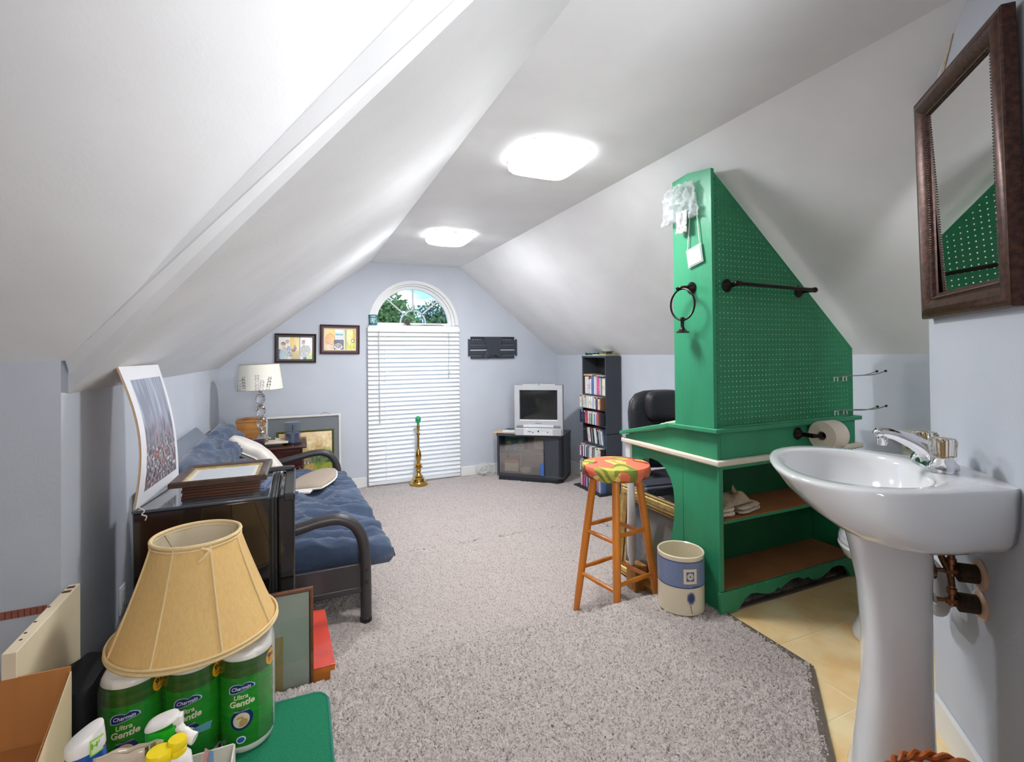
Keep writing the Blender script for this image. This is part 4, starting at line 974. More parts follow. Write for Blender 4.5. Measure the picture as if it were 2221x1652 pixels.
B().box(-.17, .17, -.42, -.10, .36, .405).build('seat_plate', BLACKP, oc, bevel=.008)
GYP = M('grey_plastic', (84, 86, 98), .45)
b = B(); b.box(-.50, -.14, -.58, -.54, .485, .545); b.build('front_bracket', GYP, oc, bevel=.012, seg=3)
b = B(); b.box(-.48, -.16, -.54, -.40, .52, .555); b.build('bracket_tray', M('grey_plastic_dark', (58, 60, 70), .5), oc, bevel=.006)
b = B()
for xx in (-.44, -.24): b.lathe([(.016, 0), (.016, -.006), (.010, -.010), (0, -.010)], 14, (xx, -.58, .512), 'y')
b.build('bolt', GYP, oc, smooth=True)
B().lathe([(.028, .10), (.028, .38)], 16, (0, -.25, 0)).build('gas_column', M('dark_metal'), oc, smooth=True)
for k in range(5):
    a = math.radians(72*k+20); d = Vector((math.cos(a), math.sin(a), 0)); c0 = Vector((0, -.25, 0))
    leg = B().tube([c0+d*.02+Vector((0, 0, .12)), c0+d*.15+Vector((0, 0, .11)), c0+d*.30+Vector((0, 0, .075))], [.026, .022, .016], 8).build('base_leg', BLACKP, oc, smooth=True)
    m_ = Matrix.Translation(c0+d*.30+Vector((0, 0, .028))) @ Matrix.Rotation(a, 4, 'Z')
    b = B()
    for sx_ in (-1, 1): b.lathe([(.02, -.008), (.027, -.006), (.027, .006), (.02, .008)], 14, (0, sx_*.014, 0), 'y', mt=None)
    b.v = [tuple(m_ @ Vector(v)) for v in b.v]; b.build('caster', BLACKP, leg, smooth=True)
# black gas-lift lever seen through the arch
B().tube(smoothpath([(-.05, -.25, .38), (-.15, -.27, .36), (-.26, -.30, .33)]), .006, 8).build('lever', BLACKP, oc, smooth=True)

# ------------------------------------------------------------------ bar stool
sc_ = Vector((1.575, 2.195, .004)); tst = thing('bar_stool', 'orange wooden bar stool with a round coral floral cushion', 'stool', sc_)
OAK = M('orange_oak', (206, 122, 38), .35, noise=.16, nscale=8, stretch=(1, 1, .2), coat=.25)
angs = [math.radians(a) for a in (150, 60, -30, -120)]
angs = [a-math.radians(6) for a in angs]
footr, topr, hs = .222, .118, .745
def legp(a, z): f_ = z/hs; r_ = footr+(topr-footr)*f_; return Vector((r_*math.cos(a), r_*math.sin(a), z))
for a in angs:
    B().tube([legp(a, 0), legp(a, .1), legp(a, .4), legp(a, hs)], [.0165, .019, .0215, .0195], 14).build('leg', OAK, tst, smooth=True)
for k in range(4):
    a, a2 = angs[k], angs[(k+1) % 4]
    for z in ((.235, .47) if k % 2 == 0 else (.205, .44)):
        p, q = legp(a, z), legp(a2, z); B().tube([p, (p+q)/2, q], [.0095, .0125, .0095], 10).build('rung', OAK, tst, smooth=True)
B().lathe([(.14, hs-.005), (.155, hs), (.155, hs+.02), (.14, hs+.022)], 28).build('seat_board', OAK, tst, smooth=True)
def fab(u, v, th=0):
    if nz3(u*3.2+1.2, v*3.2, 11+th) > .2:
        s_ = math.sin((u*30+8*nz3(u*3, v*3))*1.1)
        return (186, 176, 72) if s_ > -.1 else (120, 128, 48)
    if nz3(u*3.4+5, v*3.4, 2+th) > .24: return (234, 200, 116) if nz3(u*16, v*16, 7) > -.12 else (206, 150, 60)
    if nz3(u*4+2, v*4, 7+th) > .34: return (156, 40, 36)
    return (232, 112, 82)
R_ = .178
def top_(u, v):
    r_ = R_*(.02+.98*u); a = 2*math.pi*v; z = hs+.078-.010*(u**3)-.0
    return Vector((r_*math.cos(a), r_*math.sin(a), z))
def side_(u, v):
    a = 2*math.pi*v; k = u
    r_ = R_+.007*math.sin(k*math.pi)-.012*k*k+.0035*math.sin(a*17)*k; return Vector((r_*math.cos(a), r_*math.sin(a), hs+.068-.062*k+.006*k*math.sin(a*6+1)))
def colt(u, v): r_ = u; a = 2*math.pi*v; c = fab(.5+r_*math.cos(a)*.5, .5+r_*math.sin(a)*.5); return c
def cols(u, v): a = 2*math.pi*v; c = fab(.5+(.5+.16*u)*math.cos(a), .5+(.5+.16*u)*math.sin(a), 0); return tuple(q*.94 for q in c)
CF = MP('cushion_fabric', .8)
panel('cushion_top', top_, 60, 200, colt, tst, CF, smooth=True); panel('cushion_side', side_, 20, 200, cols, tst, CF, smooth=True)
B().lathe([(.165, hs+.006), (.0, hs+.006)], 28, cap=False).build('cushion_underside', M('cushion_lining', (150, 70, 50), .9), tst)

# ------------------------------------------------------------------ waste can
cc = Vector((1.695, 1.842, H+.011)); R1 = .108
tc_ = thing('wastebasket', 'cream ceramic wastebasket with blue band and daisy square beside the stool', 'wastebasket', cc)
CE = M('cream_ceramic', (234, 222, 192), .25, coat=.4)
B().lathe([(.0, .004), (R1-.006, .004), (R1-.004, .0), (R1, .004), (R1, .262), (R1+.001, .268), (R1-.003, .272), (R1-.008, .268), (R1-.008, .01), (0, .01)], 48, cap=False).build('body', CE, tc_, smooth=True)
def cm(s_, z, o=.0012): a = s_/R1; return Vector(((R1+o)*math.cos(a), (R1+o)*math.sin(a), z))
a_cam = math.atan2(-cc.y, -cc.x)
sC = a_cam*R1
def band(u, v):
    z = .128+(.25-.128)*v
    n = .006*nz3(u*9, 0, 3)
    if z < .134+n: return (52, 66, 120) if z > .129+n*.6 else None
    if z > .246: return (60, 76, 120)
    return (120+10*nz3(u*60, v*40), 134+8*nz3(u*70, v*9), 168)
panel('blue_band', lambda u, v: cm(sC-.42*1.0*R1*2*math.pi*.5+u*R1*2*math.pi*.9-.2*R1, .128+.122*v, .0008), 90, 26, band, tc_, MP('ceramic_print', .3), smooth=True)
def daisy(u, v):
    x, y = u-.5, v-.5; r_ = math.hypot(x, y); a = math.atan2(y, x)
    if abs(x) > .46 or abs(y) > .46: return (236, 222, 194)
    if r_ < .045: return (30, 34, 50)
    if r_ < .27*(.62+.38*abs(math.cos(a*6))) and math.cos(a*12) > -.55: return (240, 232, 206)
    if abs(x) < .29 and abs(y) < .31: return (74, 92, 144)
    return (236, 222, 194) if abs(abs(x)-.40) > .02 and abs(abs(y)-.40) > .02 else (210, 196, 166)
panel('daisy_square', lambda u, v: cm(sC+.012+(u)*.062, .150+.062*v*1.1, .002), 44, 44, daisy, tc_, MP('ceramic_print'), smooth=True)
def flower(u, v):
    x, y = u-.5, v-.68; r_ = math.hypot(x, y*.9); a = math.atan2(y, x)
    if r_ < .27*(.8+.2*math.cos(a*18)): return (40+30*abs(math.cos(a*9)), 52+30*abs(math.cos(a*9)), 104+30*abs(math.cos(a*9)))
    if v < .45 and abs(u-.5-.10*(math.sin((v)*3.2)-.9)*-1+.03) < .016: return (70, 84, 120)
    return None
panel('flower_print', lambda u, v: cm(sC+.006+u*.08, .012+.105*v, .0015), 46, 60, flower, tc_, MP('ceramic_print'), smooth=True)

# ------------------------------------------------------------------ pedestal sink
sk = thing('pedestal_sink', 'white porcelain pedestal sink standing against the corner wall', 'sink', mt=Matrix.Translation(SW(-.345, .001, H)) @ Matrix.Rotation(SANG, 4, 'Z'))
RZ = 1.083-H
def closed(P, n):
    """closed spline through P (2D), resampled to n by angle about (0,.27)"""
    Q = []; m = len(P)
    for i in range(m):
        a, b_, c, d = (Vector((*P[(i+k-1) % m], 0)) for k in range(4))
        for j in range(10):
            t = j/10; Q.append(.5*((2*b_)+(c-a)*t+(2*a-5*b_+4*c-d)*t*t+(3*b_-a-3*c+d)*t**3))
    out = []; cx_, cy_ = 0, .27; Q.append(Q[0])
    for k in range(n):
        a = 2*math.pi*k/n-math.pi/2; dx, dy = math.cos(a), math.sin(a); best = None
        for i in range(len(Q)-1):
            p, q = Q[i], Q[i+1]; ex, ey = q.x-p.x, q.y-p.y; den = dx*ey-dy*ex
            if abs(den) < 1e-9: continue
            s_ = ((p.x-cx_)*ey-(p.y-cy_)*ex)/den; t = ((p.x-cx_)*dy-(p.y-cy_)*dx)/den
            if s_ > 0 and -1e-6 <= t <= 1+1e-6: best = s_ if best is None else max(best, s_)
        out.append((cx_+dx*best, cy_+dy*best))
    return out
rimP = [(-.15, 0), (0, 0), (.15, 0), (.165, .006), (.22, .11), (.275, .21), (.302, .31), (.285, .40), (.21, .475), (.10, .508), (0, .515), (-.10, .508), (-.21, .475), (-.285, .40), (-.302, .31), (-.275, .21), (-.22, .11), (-.165, .006)]
N_ = 72; rim = closed(rimP, N_)
rim = [(x, max(0, y)) for x, y in rim]
def lvl(sx, sy, z, src=rim, back=True): return [Vector((x*sx, y*sy, z)) for x, y in src]
inn = []
for k in range(N_):
    a = 2*math.pi*k/N_-math.pi/2; c_, s_ = math.cos(a), math.sin(a); e_ = 2.3
    r_ = 1/(abs(c_/.238)**e_+abs(s_/(.168 if s_ > 0 else .175))**e_)**(1/e_); inn.append((c_*r_, .312+s_*r_))
def li(s_, z): return [Vector((x*s_, .312+(y-.312)*s_, z)) for x, y in inn]
rings = [lvl(.30, .30, .735), lvl(.45, .56, .727), lvl(.70, .66, .738), lvl(.86, .75, .762), lvl(.94, .85, .80), lvl(.98, .935, .845), lvl(.995, .985, .882), lvl(1, 1, RZ-.010), lvl(.998, .998, RZ-.003), lvl(.985, .985, RZ),
         [Vector((a[0]*.2+b_[0]*.8, a[1]*.2+b_[1]*.8, RZ+.001)) for a, b_ in zip(rim, inn)],
         li(1.03, RZ-.001), li(1.0, RZ-.006), li(.975, RZ-.02), li(.93, RZ-.05), li(.82, RZ-.09), li(.62, RZ-.12), li(.35, RZ-.135), li(.1, RZ-.14), li(.09, RZ-.145)]
for r_ in rings[:9]:
    for v in r_:
        if v.y < .004: v.y = 0
# keep the back wall face vertical: bottom back corner drops to .76
B().loft(rings).build('basin', PORC, sk, smooth=True, sharp=60)
ped = B(); rr_ = []
for z, hw, hd, yc in ((0, .12, .108, .212), (.015, .12, .108, .212), (.05, .112, .100, .210), (.14, .100, .086, .214), (.28, .094, .077, .208), (.42, .094, .076, .207), (.56, .100, .080, .212), (.66, .110, .090, .220), (.738, .118, .098, .228)):
    ring_ = []
    for k in range(40):
        a = 2*math.pi*k/40; c_, s_ = math.cos(a), math.sin(a); e_ = 2.8; r_ = 1/(abs(c_)**e_+abs(s_)**e_)**(1/e_)
        ring_.append(Vector((hw*r_*c_*(1 if s_ > -.2 else 1), yc+hd*r_*s_, z)))
    rr_.append(ring_)
ped.loft(rr_).build('pedestal', PORC, sk, smooth=True, sharp=70)
B().lathe([(.024, 0), (.026, .003), (.018, .004), (.004, .002)], 18, (0, .312, RZ-.1425)).build('drain', CHROME, sk, smooth=True)
# faucet
fc = thing('faucet', 'chrome centerset faucet with two clear fluted knobs on the sink', 'faucet', mt=FR[sk.name] @ Matrix.Translation((.040, .098, RZ+.001)) @ Matrix.Scale(1.12, 4))
b = B()
ringsf = []
for s_, z in ((1.0, 0), (1.0, .006), (.94, .014), (.86, .018)):
    ringsf.append([Vector(((.052+.028*math.cos(a) if math.cos(a) > 0 else -.052+.028*math.cos(a))*s_, .028*math.sin(a)*s_, z)) for a in (2*math.pi*(k+.5)/32 for k in range(32))])
b.loft(ringsf)
for sx_ in (-1, 1): b.lathe([(.031, .0), (.031, .008), (.029, .016), (.022, .024), (.018, .032), (.012, .034)], 24, (sx_*.052, 0, .004))
b.build('base', CHROME, fc, smooth=True)
sp = smoothpath([(0, .0, .010), (0, .012, .04), (0, .042, .062), (0, .078, .078), (0, .105, .083), (0, .118, .081)], 5)
b = B(); nn = len(sp)
b.tube(sp, [.027-.013*min(1, i/(nn*.6)) for i in range(nn)], 16, sx=1.0); b.lathe([(.012, 0), (.012, -.022), (.010, -.028), (0, -.028)], 16, (0, .108, .078)); b.ell((0, .114, .082), .016, .014, .012); b.tube([(0, -.014, .015), (0, -.014, .058)], .003, 8); b.ell((0, -.014, .062), .006, .006, .005)
b.build('spout', CHROME, fc, smooth=True)
AC = M('clear_acrylic', (255, 250, 244), .04, trans=.95, ior=1.45)
for sx_ in (-1, 1):
    b = B(); rg_ = []
    for z, r_, fl in ((.037, .020, .0), (.040, .024, .0018), (.075, .0265, .0022), (.082, .024, .001), (.084, .012, 0)):
        rg_.append([Vector((sx_*.052+(r_+fl*math.cos(k*math.pi))*math.cos(2*math.pi*k/36), (r_+fl*math.cos(k*math.pi))*math.sin(2*math.pi*k/36), z)) for k in range(36)])
    h_ = b.loft(rg_).build('knob', AC, fc, smooth=True, sharp=30)
    B().lathe([(.009, .030), (.009, .07), (.004, .074)], 12, (sx_*.052, 0, 0)).build('stem', M('brass'), h_, smooth=True)
# supply lines, valves, trap
HOSE = M('braided_hose', (104, 74, 48), .4, metal=.6, noise=.35, nscale=160)
CPR = M('aged_copper', (150, 104, 76), .3, metal=.9)
FOAM = M('dark_pipe_wrap', (62, 46, 34), .85, noise=.3, nscale=120)
def S2(p): return FR[sk.name].inverted() @ p
esc = M('escutcheon_peach', (222, 186, 156), .3, coat=.4)
for k, (zc_, tt) in enumerate(((.797, -.312), (.714, -.312))):
    z_ = zc_; t = thing('shutoff_valve', ('upper' if k == 0 else 'lower')+' copper shutoff valve with braided hose under the sink', 'valve', mt=Matrix.Translation(SW(tt+.0, 0, z_)) @ Matrix.Rotation(SANG, 4, 'Z'), group='shutoff valves under the sink')
    B().lathe([(.040, 0), (.041, .005), (.036, .010), (.028, .011), (.0, .011)], 28, (0, 0, 0), 'y').build('escutcheon', esc, t, smooth=True)
    B().lathe([(.024, .006), (.025, .01), (.0255, .052), (.022, .054), (0, .054)], 22, (0, 0, 0), 'y').build('pipe_wrap', FOAM, t, smooth=True)
    b = B(); b.lathe([(.010, .052), (.010, .080), (.007, .082), (0, .082)], 14, (0, 0, 0), 'y'); b.lathe([(.009, -.012), (.009, .02), (.012, .022), (.012, .036), (.009, .038), (.009, .044)], 12, (0, .066, 0)); b.lathe([(.0065, .08), (.0065, .102)], 10, (0, 0, 0), 'y')
    b.build('valve_body', CPR, t, smooth=True)
    B().ell((0, .106, 0), .022, .0045, .014 if k else .018, 16, 8).build('handle', CHROME if k else CPR, t, smooth=True)
    top_pt = [(0, .066, .044), (0, .070, .075), (.004, .088, .125), (.004, .092, .17), (.0, .085, .215)] if k else [(0, .066, .044), (0, .064, .075), (-.008, .050, .105), (-.012, .040, .135)]
    B().tube(smoothpath(top_pt), .0085, 10).build('supply_hose', HOSE, t, smooth=True)
b = B(); P_ = SW(-.285, .10, .74)
tv2 = thing('trap_elbow', 'white plastic trap elbow with a collar beside the lower shutoff valve', 'drain pipe', mt=Matrix.Translation(SW(-.205, .058, .69)) @ Matrix.Rotation(SANG, 4, 'Z'))
b.tube(smoothpath([(.10, .0, -.05), (.06, 0, -.06), (.0, 0, -.05), (-.02, 0, -.01), (.0, 0, .045), (.06, 0, .06), (.12, 0, .05)]), .021, 14); b.build('elbow', M('pvc_white'), tv2, smooth=True)
B().lathe([(.026, -.018), (.027, -.016), (.027, .010), (.024, .012)], 12, (-.016, 0, -.008)).build('collar', M('pvc_white'), tv2, smooth=True)
B().tube([(.02, .02, .22), (-.0, .02, .14), (-.02, .01, .02), (-.035, .01, -.02)], .004, 8).build('linkage_rod', BLACKP, tv2, smooth=True)

# ------------------------------------------------------------------ mirror
Wm, Hm = .512, .715
mi = thing('wall_mirror', 'rectangular mirror in a wide bronze beaded frame above the sink', 'mirror', mt=Matrix.Translation(SW(-.29, .001, 1.520)) @ Matrix.Rotation(SANG, 4, 'Z') @ Matrix.Rotation(math.pi, 4, 'Z') @ Matrix.Rotation(math.radians(1.0), 4, 'X'))
FM = M('bronze_mottled_frame', (92, 58, 44), .32, metal=.35, rgb2=(58, 36, 30), nscale=70)
i_ = .078
frame_parts(mi, Wm, Hm, [(0, 0), (0, .026), (.003, .030), (.010, .029), (.018, .034), (.030, .036), (.044, .031), (.056, .020), (.060, .021), (.066, .019), (.070, .013), (.078, .010)], FM)
b = B()
for k in range(74):
    f_ = k/73
    for xx, zz in ((-Wm/2+.063+(Wm-.126)*f_, .063), (-Wm/2+.063+(Wm-.126)*f_, Hm-.063), (-Wm/2+.063, .063+(Hm-.126)*f_), (Wm/2-.063, .063+(Hm-.126)*f_)): b.ell((xx, -.0225, zz), .0028, .003, .0028, 6, 4)
b.build('beading', M('bead_pewter', (128, 112, 104), .25, metal=.8), mi, smooth=True)
B().prism([(-Wm/2+.07, -.004, .07), (Wm/2-.07, -.004, .07), (Wm/2-.07, -.0155, Hm-.07), (-Wm/2+.07, -.0155, Hm-.07)], (0, .002, 0)).build('mirror_glass', M('mirror_silver', (236, 236, 234), .01, metal=1), mi)

# ------------------------------------------------------------------ toilet
tt_ = thing('toilet', 'white porcelain toilet in the alcove behind the pedestal sink', 'toilet', (2.5, 1.265, H))
TP_ = PORC
BIS = M('biscuit_porcelain', (206, 206, 192), .2, coat=.5)
b = B().box(2.765, 2.955, 1.075, 1.455, .60, .985); b.build('tank', BIS, tt_, world=True, bevel=.02, seg=3)
B().box(2.755, 2.96, 1.06, 1.47, .985, 1.02).build('tank_lid', BIS, tt_, world=True, bevel=.012, seg=3)
B().tube([(2.765, 1.41, .94), (2.74, 1.41, .94), (2.735, 1.36, .935)], .006, 8).build('flush_lever', CHROME, tt_, world=True, smooth=True)
def el(cx_, rx, ry, z, n=36): return [Vector((cx_+rx*math.cos(2*math.pi*k/n)*(1 if math.cos(2*math.pi*k/n) < 0 else .9), 1.285+ry*math.sin(2*math.pi*k/n), z)) for k in range(n)]
B().loft([el(2.46, .285, .145, H+.002), el(2.46, .285, .145, H+.02), el(2.50, .255, .11, H+.12), el(2.54, .235, .095, H+.22), el(2.48, .25, .13, H+.30), el(2.41, .255, .178, H+.345), el(2.40, .264, .188, H+.385), el(2.40, .25, .175, H+.395), el(2.40, .18, .12, H+.37), el(2.40, .1, .07, H+.25)]).build('bowl', TP_, tt_, world=True, smooth=True, sharp=60)
B().box(2.60, 2.80, 1.14, 1.39, H+.22, H+.42).build('rear_deck', TP_, tt_, world=True, bevel=.03, seg=3)
B().loft([el(2.405, .262, .188, H+.397), el(2.405, .266, .190, H+.405), el(2.405, .262, .186, H+.418)]).build('seat', TP_, tt_, world=True, smooth=True, sharp=60)
B().loft([el(2.41, .26, .186, H+.42), el(2.41, .262, .188, H+.428), el(2.41, .25, .176, H+.442), el(2.41, .1, .08, H+.447)]).build('lid', TP_, tt_, world=True, smooth=True, sharp=60)

# ------------------------------------------------------------------ wicker basket
bk_c = pz(1985, 1665, .36); bk_c = Vector((1.318, .560, H+.002))
bkt = thing('wicker_basket', 'round orange brown wicker basket on the tiles at the foot of the sink', 'basket', bk_c)
WK = M('wicker_orange', (176, 88, 28), .4, noise=.25, nscale=30, coat=.2)
RB = .15; HBk = .25
b = B()
for j in range(17):
    z = .006+HBk*j/17; r_ = RB*(.78+.22*(j/17)**.7)
    P = [Vector(((r_+.004*math.cos(k*math.pi+j*math.pi))*math.cos(2*math.pi*k/48), (r_+.004*math.cos(k*math.pi+j*math.pi))*math.sin(2*math.pi*k/48), z)) for k in range(48)]
    P.append(P[0]); b.tube(P, .0042, 5, cap=False)
b.build('woven_strands', WK, bkt, smooth=True)['kind'] = 'stuff'
for k in range(24):
    a = 2*math.pi*(k+.25)/24; P = [Vector((RB*(.78+.22*q**.7)*math.cos(a), RB*(.78+.22*q**.7)*math.sin(a), .004+HBk*q)) for q in (0, .25, .5, .75, 1)]
    B().tube(P, .0035, 5).build('stake', WK, bkt)
b = B()
for ph in (0, math.pi):
    P = [Vector(((RB+.006*math.cos(14*a+ph))*math.cos(a), (RB+.006*math.cos(14*a+ph))*math.sin(a), HBk+.006*math.sin(14*a+ph))) for a in np.linspace(0, 2*math.pi, 97)]; b.tube(P, .006, 6, cap=False)
b.build('rim', WK, bkt, smooth=True)
B().lathe([(0, .0), (RB*.78, .0), (RB*.78, .006), (0, .006)], 28).build('bottom', WK, bkt)

# ------------------------------------------------------------------ futon
fu = thing('futon', 'dark steel tube futon sofa with a wrinkled navy blue mattress', 'futon', (0, 3.7, .004))
NAVY = M('navy_cotton', (62, 78, 104), .8, noise=.07, nscale=12, bump=.25, bscale=70, sheen=.3)
F = lambda b, name, mat=STEELG, **k: b.build(name, mat, fu, world=True, **k)
for ya in (2.70, 4.60):
    P = smoothpath([(-.50, ya, .004), (-.50, ya, .25), (-.49, ya, .40), (-.42, ya, .455), (-.22, ya, .495), (.0, ya, .540), (.10, ya, .560), (.19, ya, .560), (.262, ya, .52), (.302, ya, .45), (.318, ya, .36), (.322, ya, .2), (.322, ya, .004)], 5)
    F(B().tube(P, .029, 16), 'arm_tube', smooth=True)
    F(B().box(-.50, .30, ya-.008, ya+.008, .165, .310), 'end_panel', bevel=.002)
    F(B().box(-.50, .30, ya-.014, ya+.010, .162, .192), 'end_rail', bevel=.004)
    for z in (.282, .175+.045):
        F(B().lathe([(.010, 0), (.010, -.003), (.006, -.004), (.0, -.002)], 12, (.322, ya-.028, z), 'y'), 'bolt', M('dark_metal'), smooth=True)
    F(B().lathe([(.031, 0), (.031, .02), (.029, .022)], 16, (.322, ya, .004)), 'foot_cap', BLACKP, smooth=True)
F(B().box(.255, .285, 2.72, 4.58, .20, .25), 'front_rail', bevel=.003)
F(B().box(-.45, -.42, 2.72, 4.58, .20, .25), 'back_rail', bevel=.003)
for k in range(9): F(B().box(-.43, .27, 2.86+k*.2, 2.88+k*.2, .245, .262), 'slat_bar')
def wr(x, y, s_=1):
    """drawn folds of slack cloth"""
    a = nz3(x*2.2+1.3*nz3(x*1.1, y*1.3, 4), y*7.5+1.2*nz3(x*2, y*2, 9), 1)
    b_ = nz3(x*5+3, y*15, 6)
    c = nz3(x*9, y*4, 13)
    return s_*(.026*(.25-abs(a))*2+.015*(.25-abs(b_))*2+.007*c)*1.6
X0s, X1s, Y0s, Y1s = -.44, .475, 2.765, 4.56
def shell(name, fn_top, fn_bot, nu, nv, mat, side=3):
    b = B(); rowsN = []
    for j in range(nv+1):
        v = j/nv; ring_ = [fn_top(i/nu, v) for i in range(nu+1)]
        a, c = ring_[-1], fn_bot(1, v); e_, g = fn_bot(0, v), ring_[0]
        def side_pts(p, q, out): return [p.lerp(q, t)+out*math.sin(t*math.pi) for t in (.2, .4, .6, .8)]
        o1 = (ring_[-1]-ring_[-3]).normalized()*.018; o2 = (ring_[0]-ring_[2]).normalized()*.018
        bot = [fn_bot(1-i/6, v) for i in range(7)]
        rowsN.append(ring_+side_pts(a, bot[0], o1)+bot+side_pts(bot[-1], ring_[0], o2))
    return b.loft(rowsN)
def xf(v): return X1s-.09*v
def st(u, v):
    x = X0s+(xf(v)-X0s)*u; y = Y0s+(Y1s-Y0s)*v
    ed = min(1, (1-u)/.06, v/.03, (1-v)/.03); ed = max(0, ed)
    z = .425-.05*max(0, (x-.05))/.4-.03*(1-ed**.5)+wr(x, y)+.018*math.sin(v*math.pi)
    return Vector((x, y, z))
def sbm(u, v): x = X0s+(xf(v)-.02-X0s)*u; return Vector((x, Y0s+(Y1s-Y0s)*v, .264-.0*max(0, x-.3)*.35))
se = F(shell('s', st, sbm, 70, 150, NAVY), 'seat_mattress', NAVY, smooth=True, sharp=0)
def seam(v): p = st(1, v); return Vector((p.x+.016, p.y, p.z-.055))
B().tube([FR[fu.name].inverted() @ seam(v) for v in np.linspace(.01, .99, 40)], .004, 6, cap=True).build('piping', M('navy_piping', (40, 50, 72), .8), se)
def bt_(u, v):
    y = 2.80+1.78*v; x = -.215-.325*u; z = .40+.50*u
    n = Vector((.83, 0, .55)); ed = max(0, min(1, (1-u)/.08, v/.03, (1-v)/.03))
    w_ = wr(y*.4, u*1.0+.3*y, 1.0)*1.0+ .022*(.2-abs(nz3(y*5.5+1.5*u, u*1.3, 3)))*2
    return Vector((x, y, z))+n*(w_-.03*(1-ed**.5)+.02*math.sin(u*math.pi))
def bb_(u, v): return Vector((-.36-.29*u, 2.80+1.78*v, .36+.42*u))
F(shell('b', bt_, bb_, 46, 130, NAVY), 'back_mattress', NAVY, smooth=True, sharp=0)
F(B().tube([(-.50, 2.74, .30), (-.66, 2.74, .80), (-.66, 4.58, .80), (-.50, 4.58, .30)], .018, 10), 'back_frame', smooth=True)

# electric keyboard leaning behind the futon
kb = thing('electric_keyboard', 'slim silver black electric keyboard lying on the futon back near the poster', 'keyboard', mt=Matrix.Translation((-.640, 3.52, .845)) @ Matrix.Rotation(math.radians(90), 4, 'Z') @ Matrix.Rotation(math.radians(48), 4, 'X'))
B().box(-.52, .52, -.05, .075, -.0, .035).build('body', M('keyboard_silver', (132, 142, 158), .3, metal=.5), kb, bevel=.01, seg=3)
b = B()
for k in range(48): b.box(-.49+k*.0204, -.471+k*.0204, -.098, -.052, .012, .026)
b.build('white_keys', M('key_grey', (110, 116, 128), .3), kb)['kind'] = 'stuff'
b = B()
for k in range(48):
    if k % 7 not in (2, 6): b.box(-.476+k*.0204, -.466+k*.0204, -.085, -.052, .026, .034)
b.build('black_keys', BLACKP, kb)['kind'] = 'stuff'; B().box(-.52, .52, -.10, -.048, -.0, .012).build('key_bed', BLACKP, kb)

# massage cushions
CRM = M('cream_vinyl', (226, 218, 208), .45, sheen=.2); TAU = M('taupe_vinyl', (166, 150, 134), .6)
def slab(outline, fz, th, nrim=6):
    b = B(); c = sum((Vector((*p, 0)) for p in outline), Vector())/len(outline); rings = []
    for s_, z in ((.02, -th/2), (.85, -th/2), (.97, -th*.3), (1, 0), (.97, th*.3), (.85, th*.48), (.5, th*.6), (.02, th*.62)):
        rings.append([Vector((c.x+(p[0]-c.x)*s_, c.y+(p[1]-c.y)*s_, z+fz(c.x+(p[0]-c.x)*s_, c.y+(p[1]-c.y)*s_))) for p in outline])
    return b.loft(rings)
ol = [tuple(p[:2]) for p in smoothpath([(-.245, -.06, 0), (-.235, .06, 0), (-.18, .125, 0), (-.08, .14, 0), (.0, .105, 0), (.09, .13, 0), (.19, .12, 0), (.24, .05, 0), (.245, -.05, 0), (.19, -.12, 0), (.09, -.13, 0), (0, -.105, 0), (-.08, -.14, 0), (-.18, -.125, 0), (-.245, -.06, 0)], 4)[:-1]]
ma = thing('massage_cushion', 'cream padded massage cushion leaning on the futon back, button at its top', 'cushion', mt=Matrix.Translation((-.285, 4.20, .655)) @ Matrix.Rotation(math.radians(41), 4, 'Y'))
slab(ol, lambda x, y: .014*math.cos(x*14), .085).build('pad', CRM, ma, smooth=True, sharp=0)
slab([(x*1.02, y*1.02) for x, y in ol], lambda x, y: -.045+.012*math.cos(x*14), .03).build('back_shell', TAU, ma, smooth=True, sharp=0)
b = B().tube([(x*1.02, y*1.03, -.025+.014*math.cos(x*14)) for x, y in ol+[ol[0]]], .005, 6, cap=False); b.build('piping', M('white_piping', (240, 238, 232), .5), ma, smooth=True)
B().lathe([(.014, .052), (.014, .057), (.010, .057), (.010, .054), (0, .054)], 4, (-.19, .0, .010)).build('button', M('grey_button', (120, 124, 140), .5), ma)
mb_ = thing('massage_cushion', 'taupe backed massage cushion lying face down on the futon seat', 'cushion', mt=Matrix.Translation((.115, 4.03, .468)) @ Matrix.Rotation(.62+.6, 4, 'Z') @ Matrix.Rotation(-.05, 4, 'X'))
ol2 = [(-.27, -.13), (-.13, -.15), (.02, -.145), (.16, -.11), (.27, -.07), (.30, .0), (.27, .07), (.16, .11), (.02, .145), (-.13, .15), (-.27, .13)]
ol2 = [tuple(p[:2]) for p in smoothpath([(*p, 0) for p in ol2+[ol2[0]]], 3)[:-1]]
slab(ol2, lambda x, y: .0, .05).build('shell', TAU, mb_, smooth=True, sharp=0)
B().tube([(x*1.01, y*1.01, -.004) for x, y in ol2+[ol2[0]]], .006, 6, cap=False).build('piping', M('white_piping'), mb_, smooth=True)
B().box(-.34, -.24, -.07, .05, -.02, -.005).build('flap', CRM, mb_, bevel=.004)

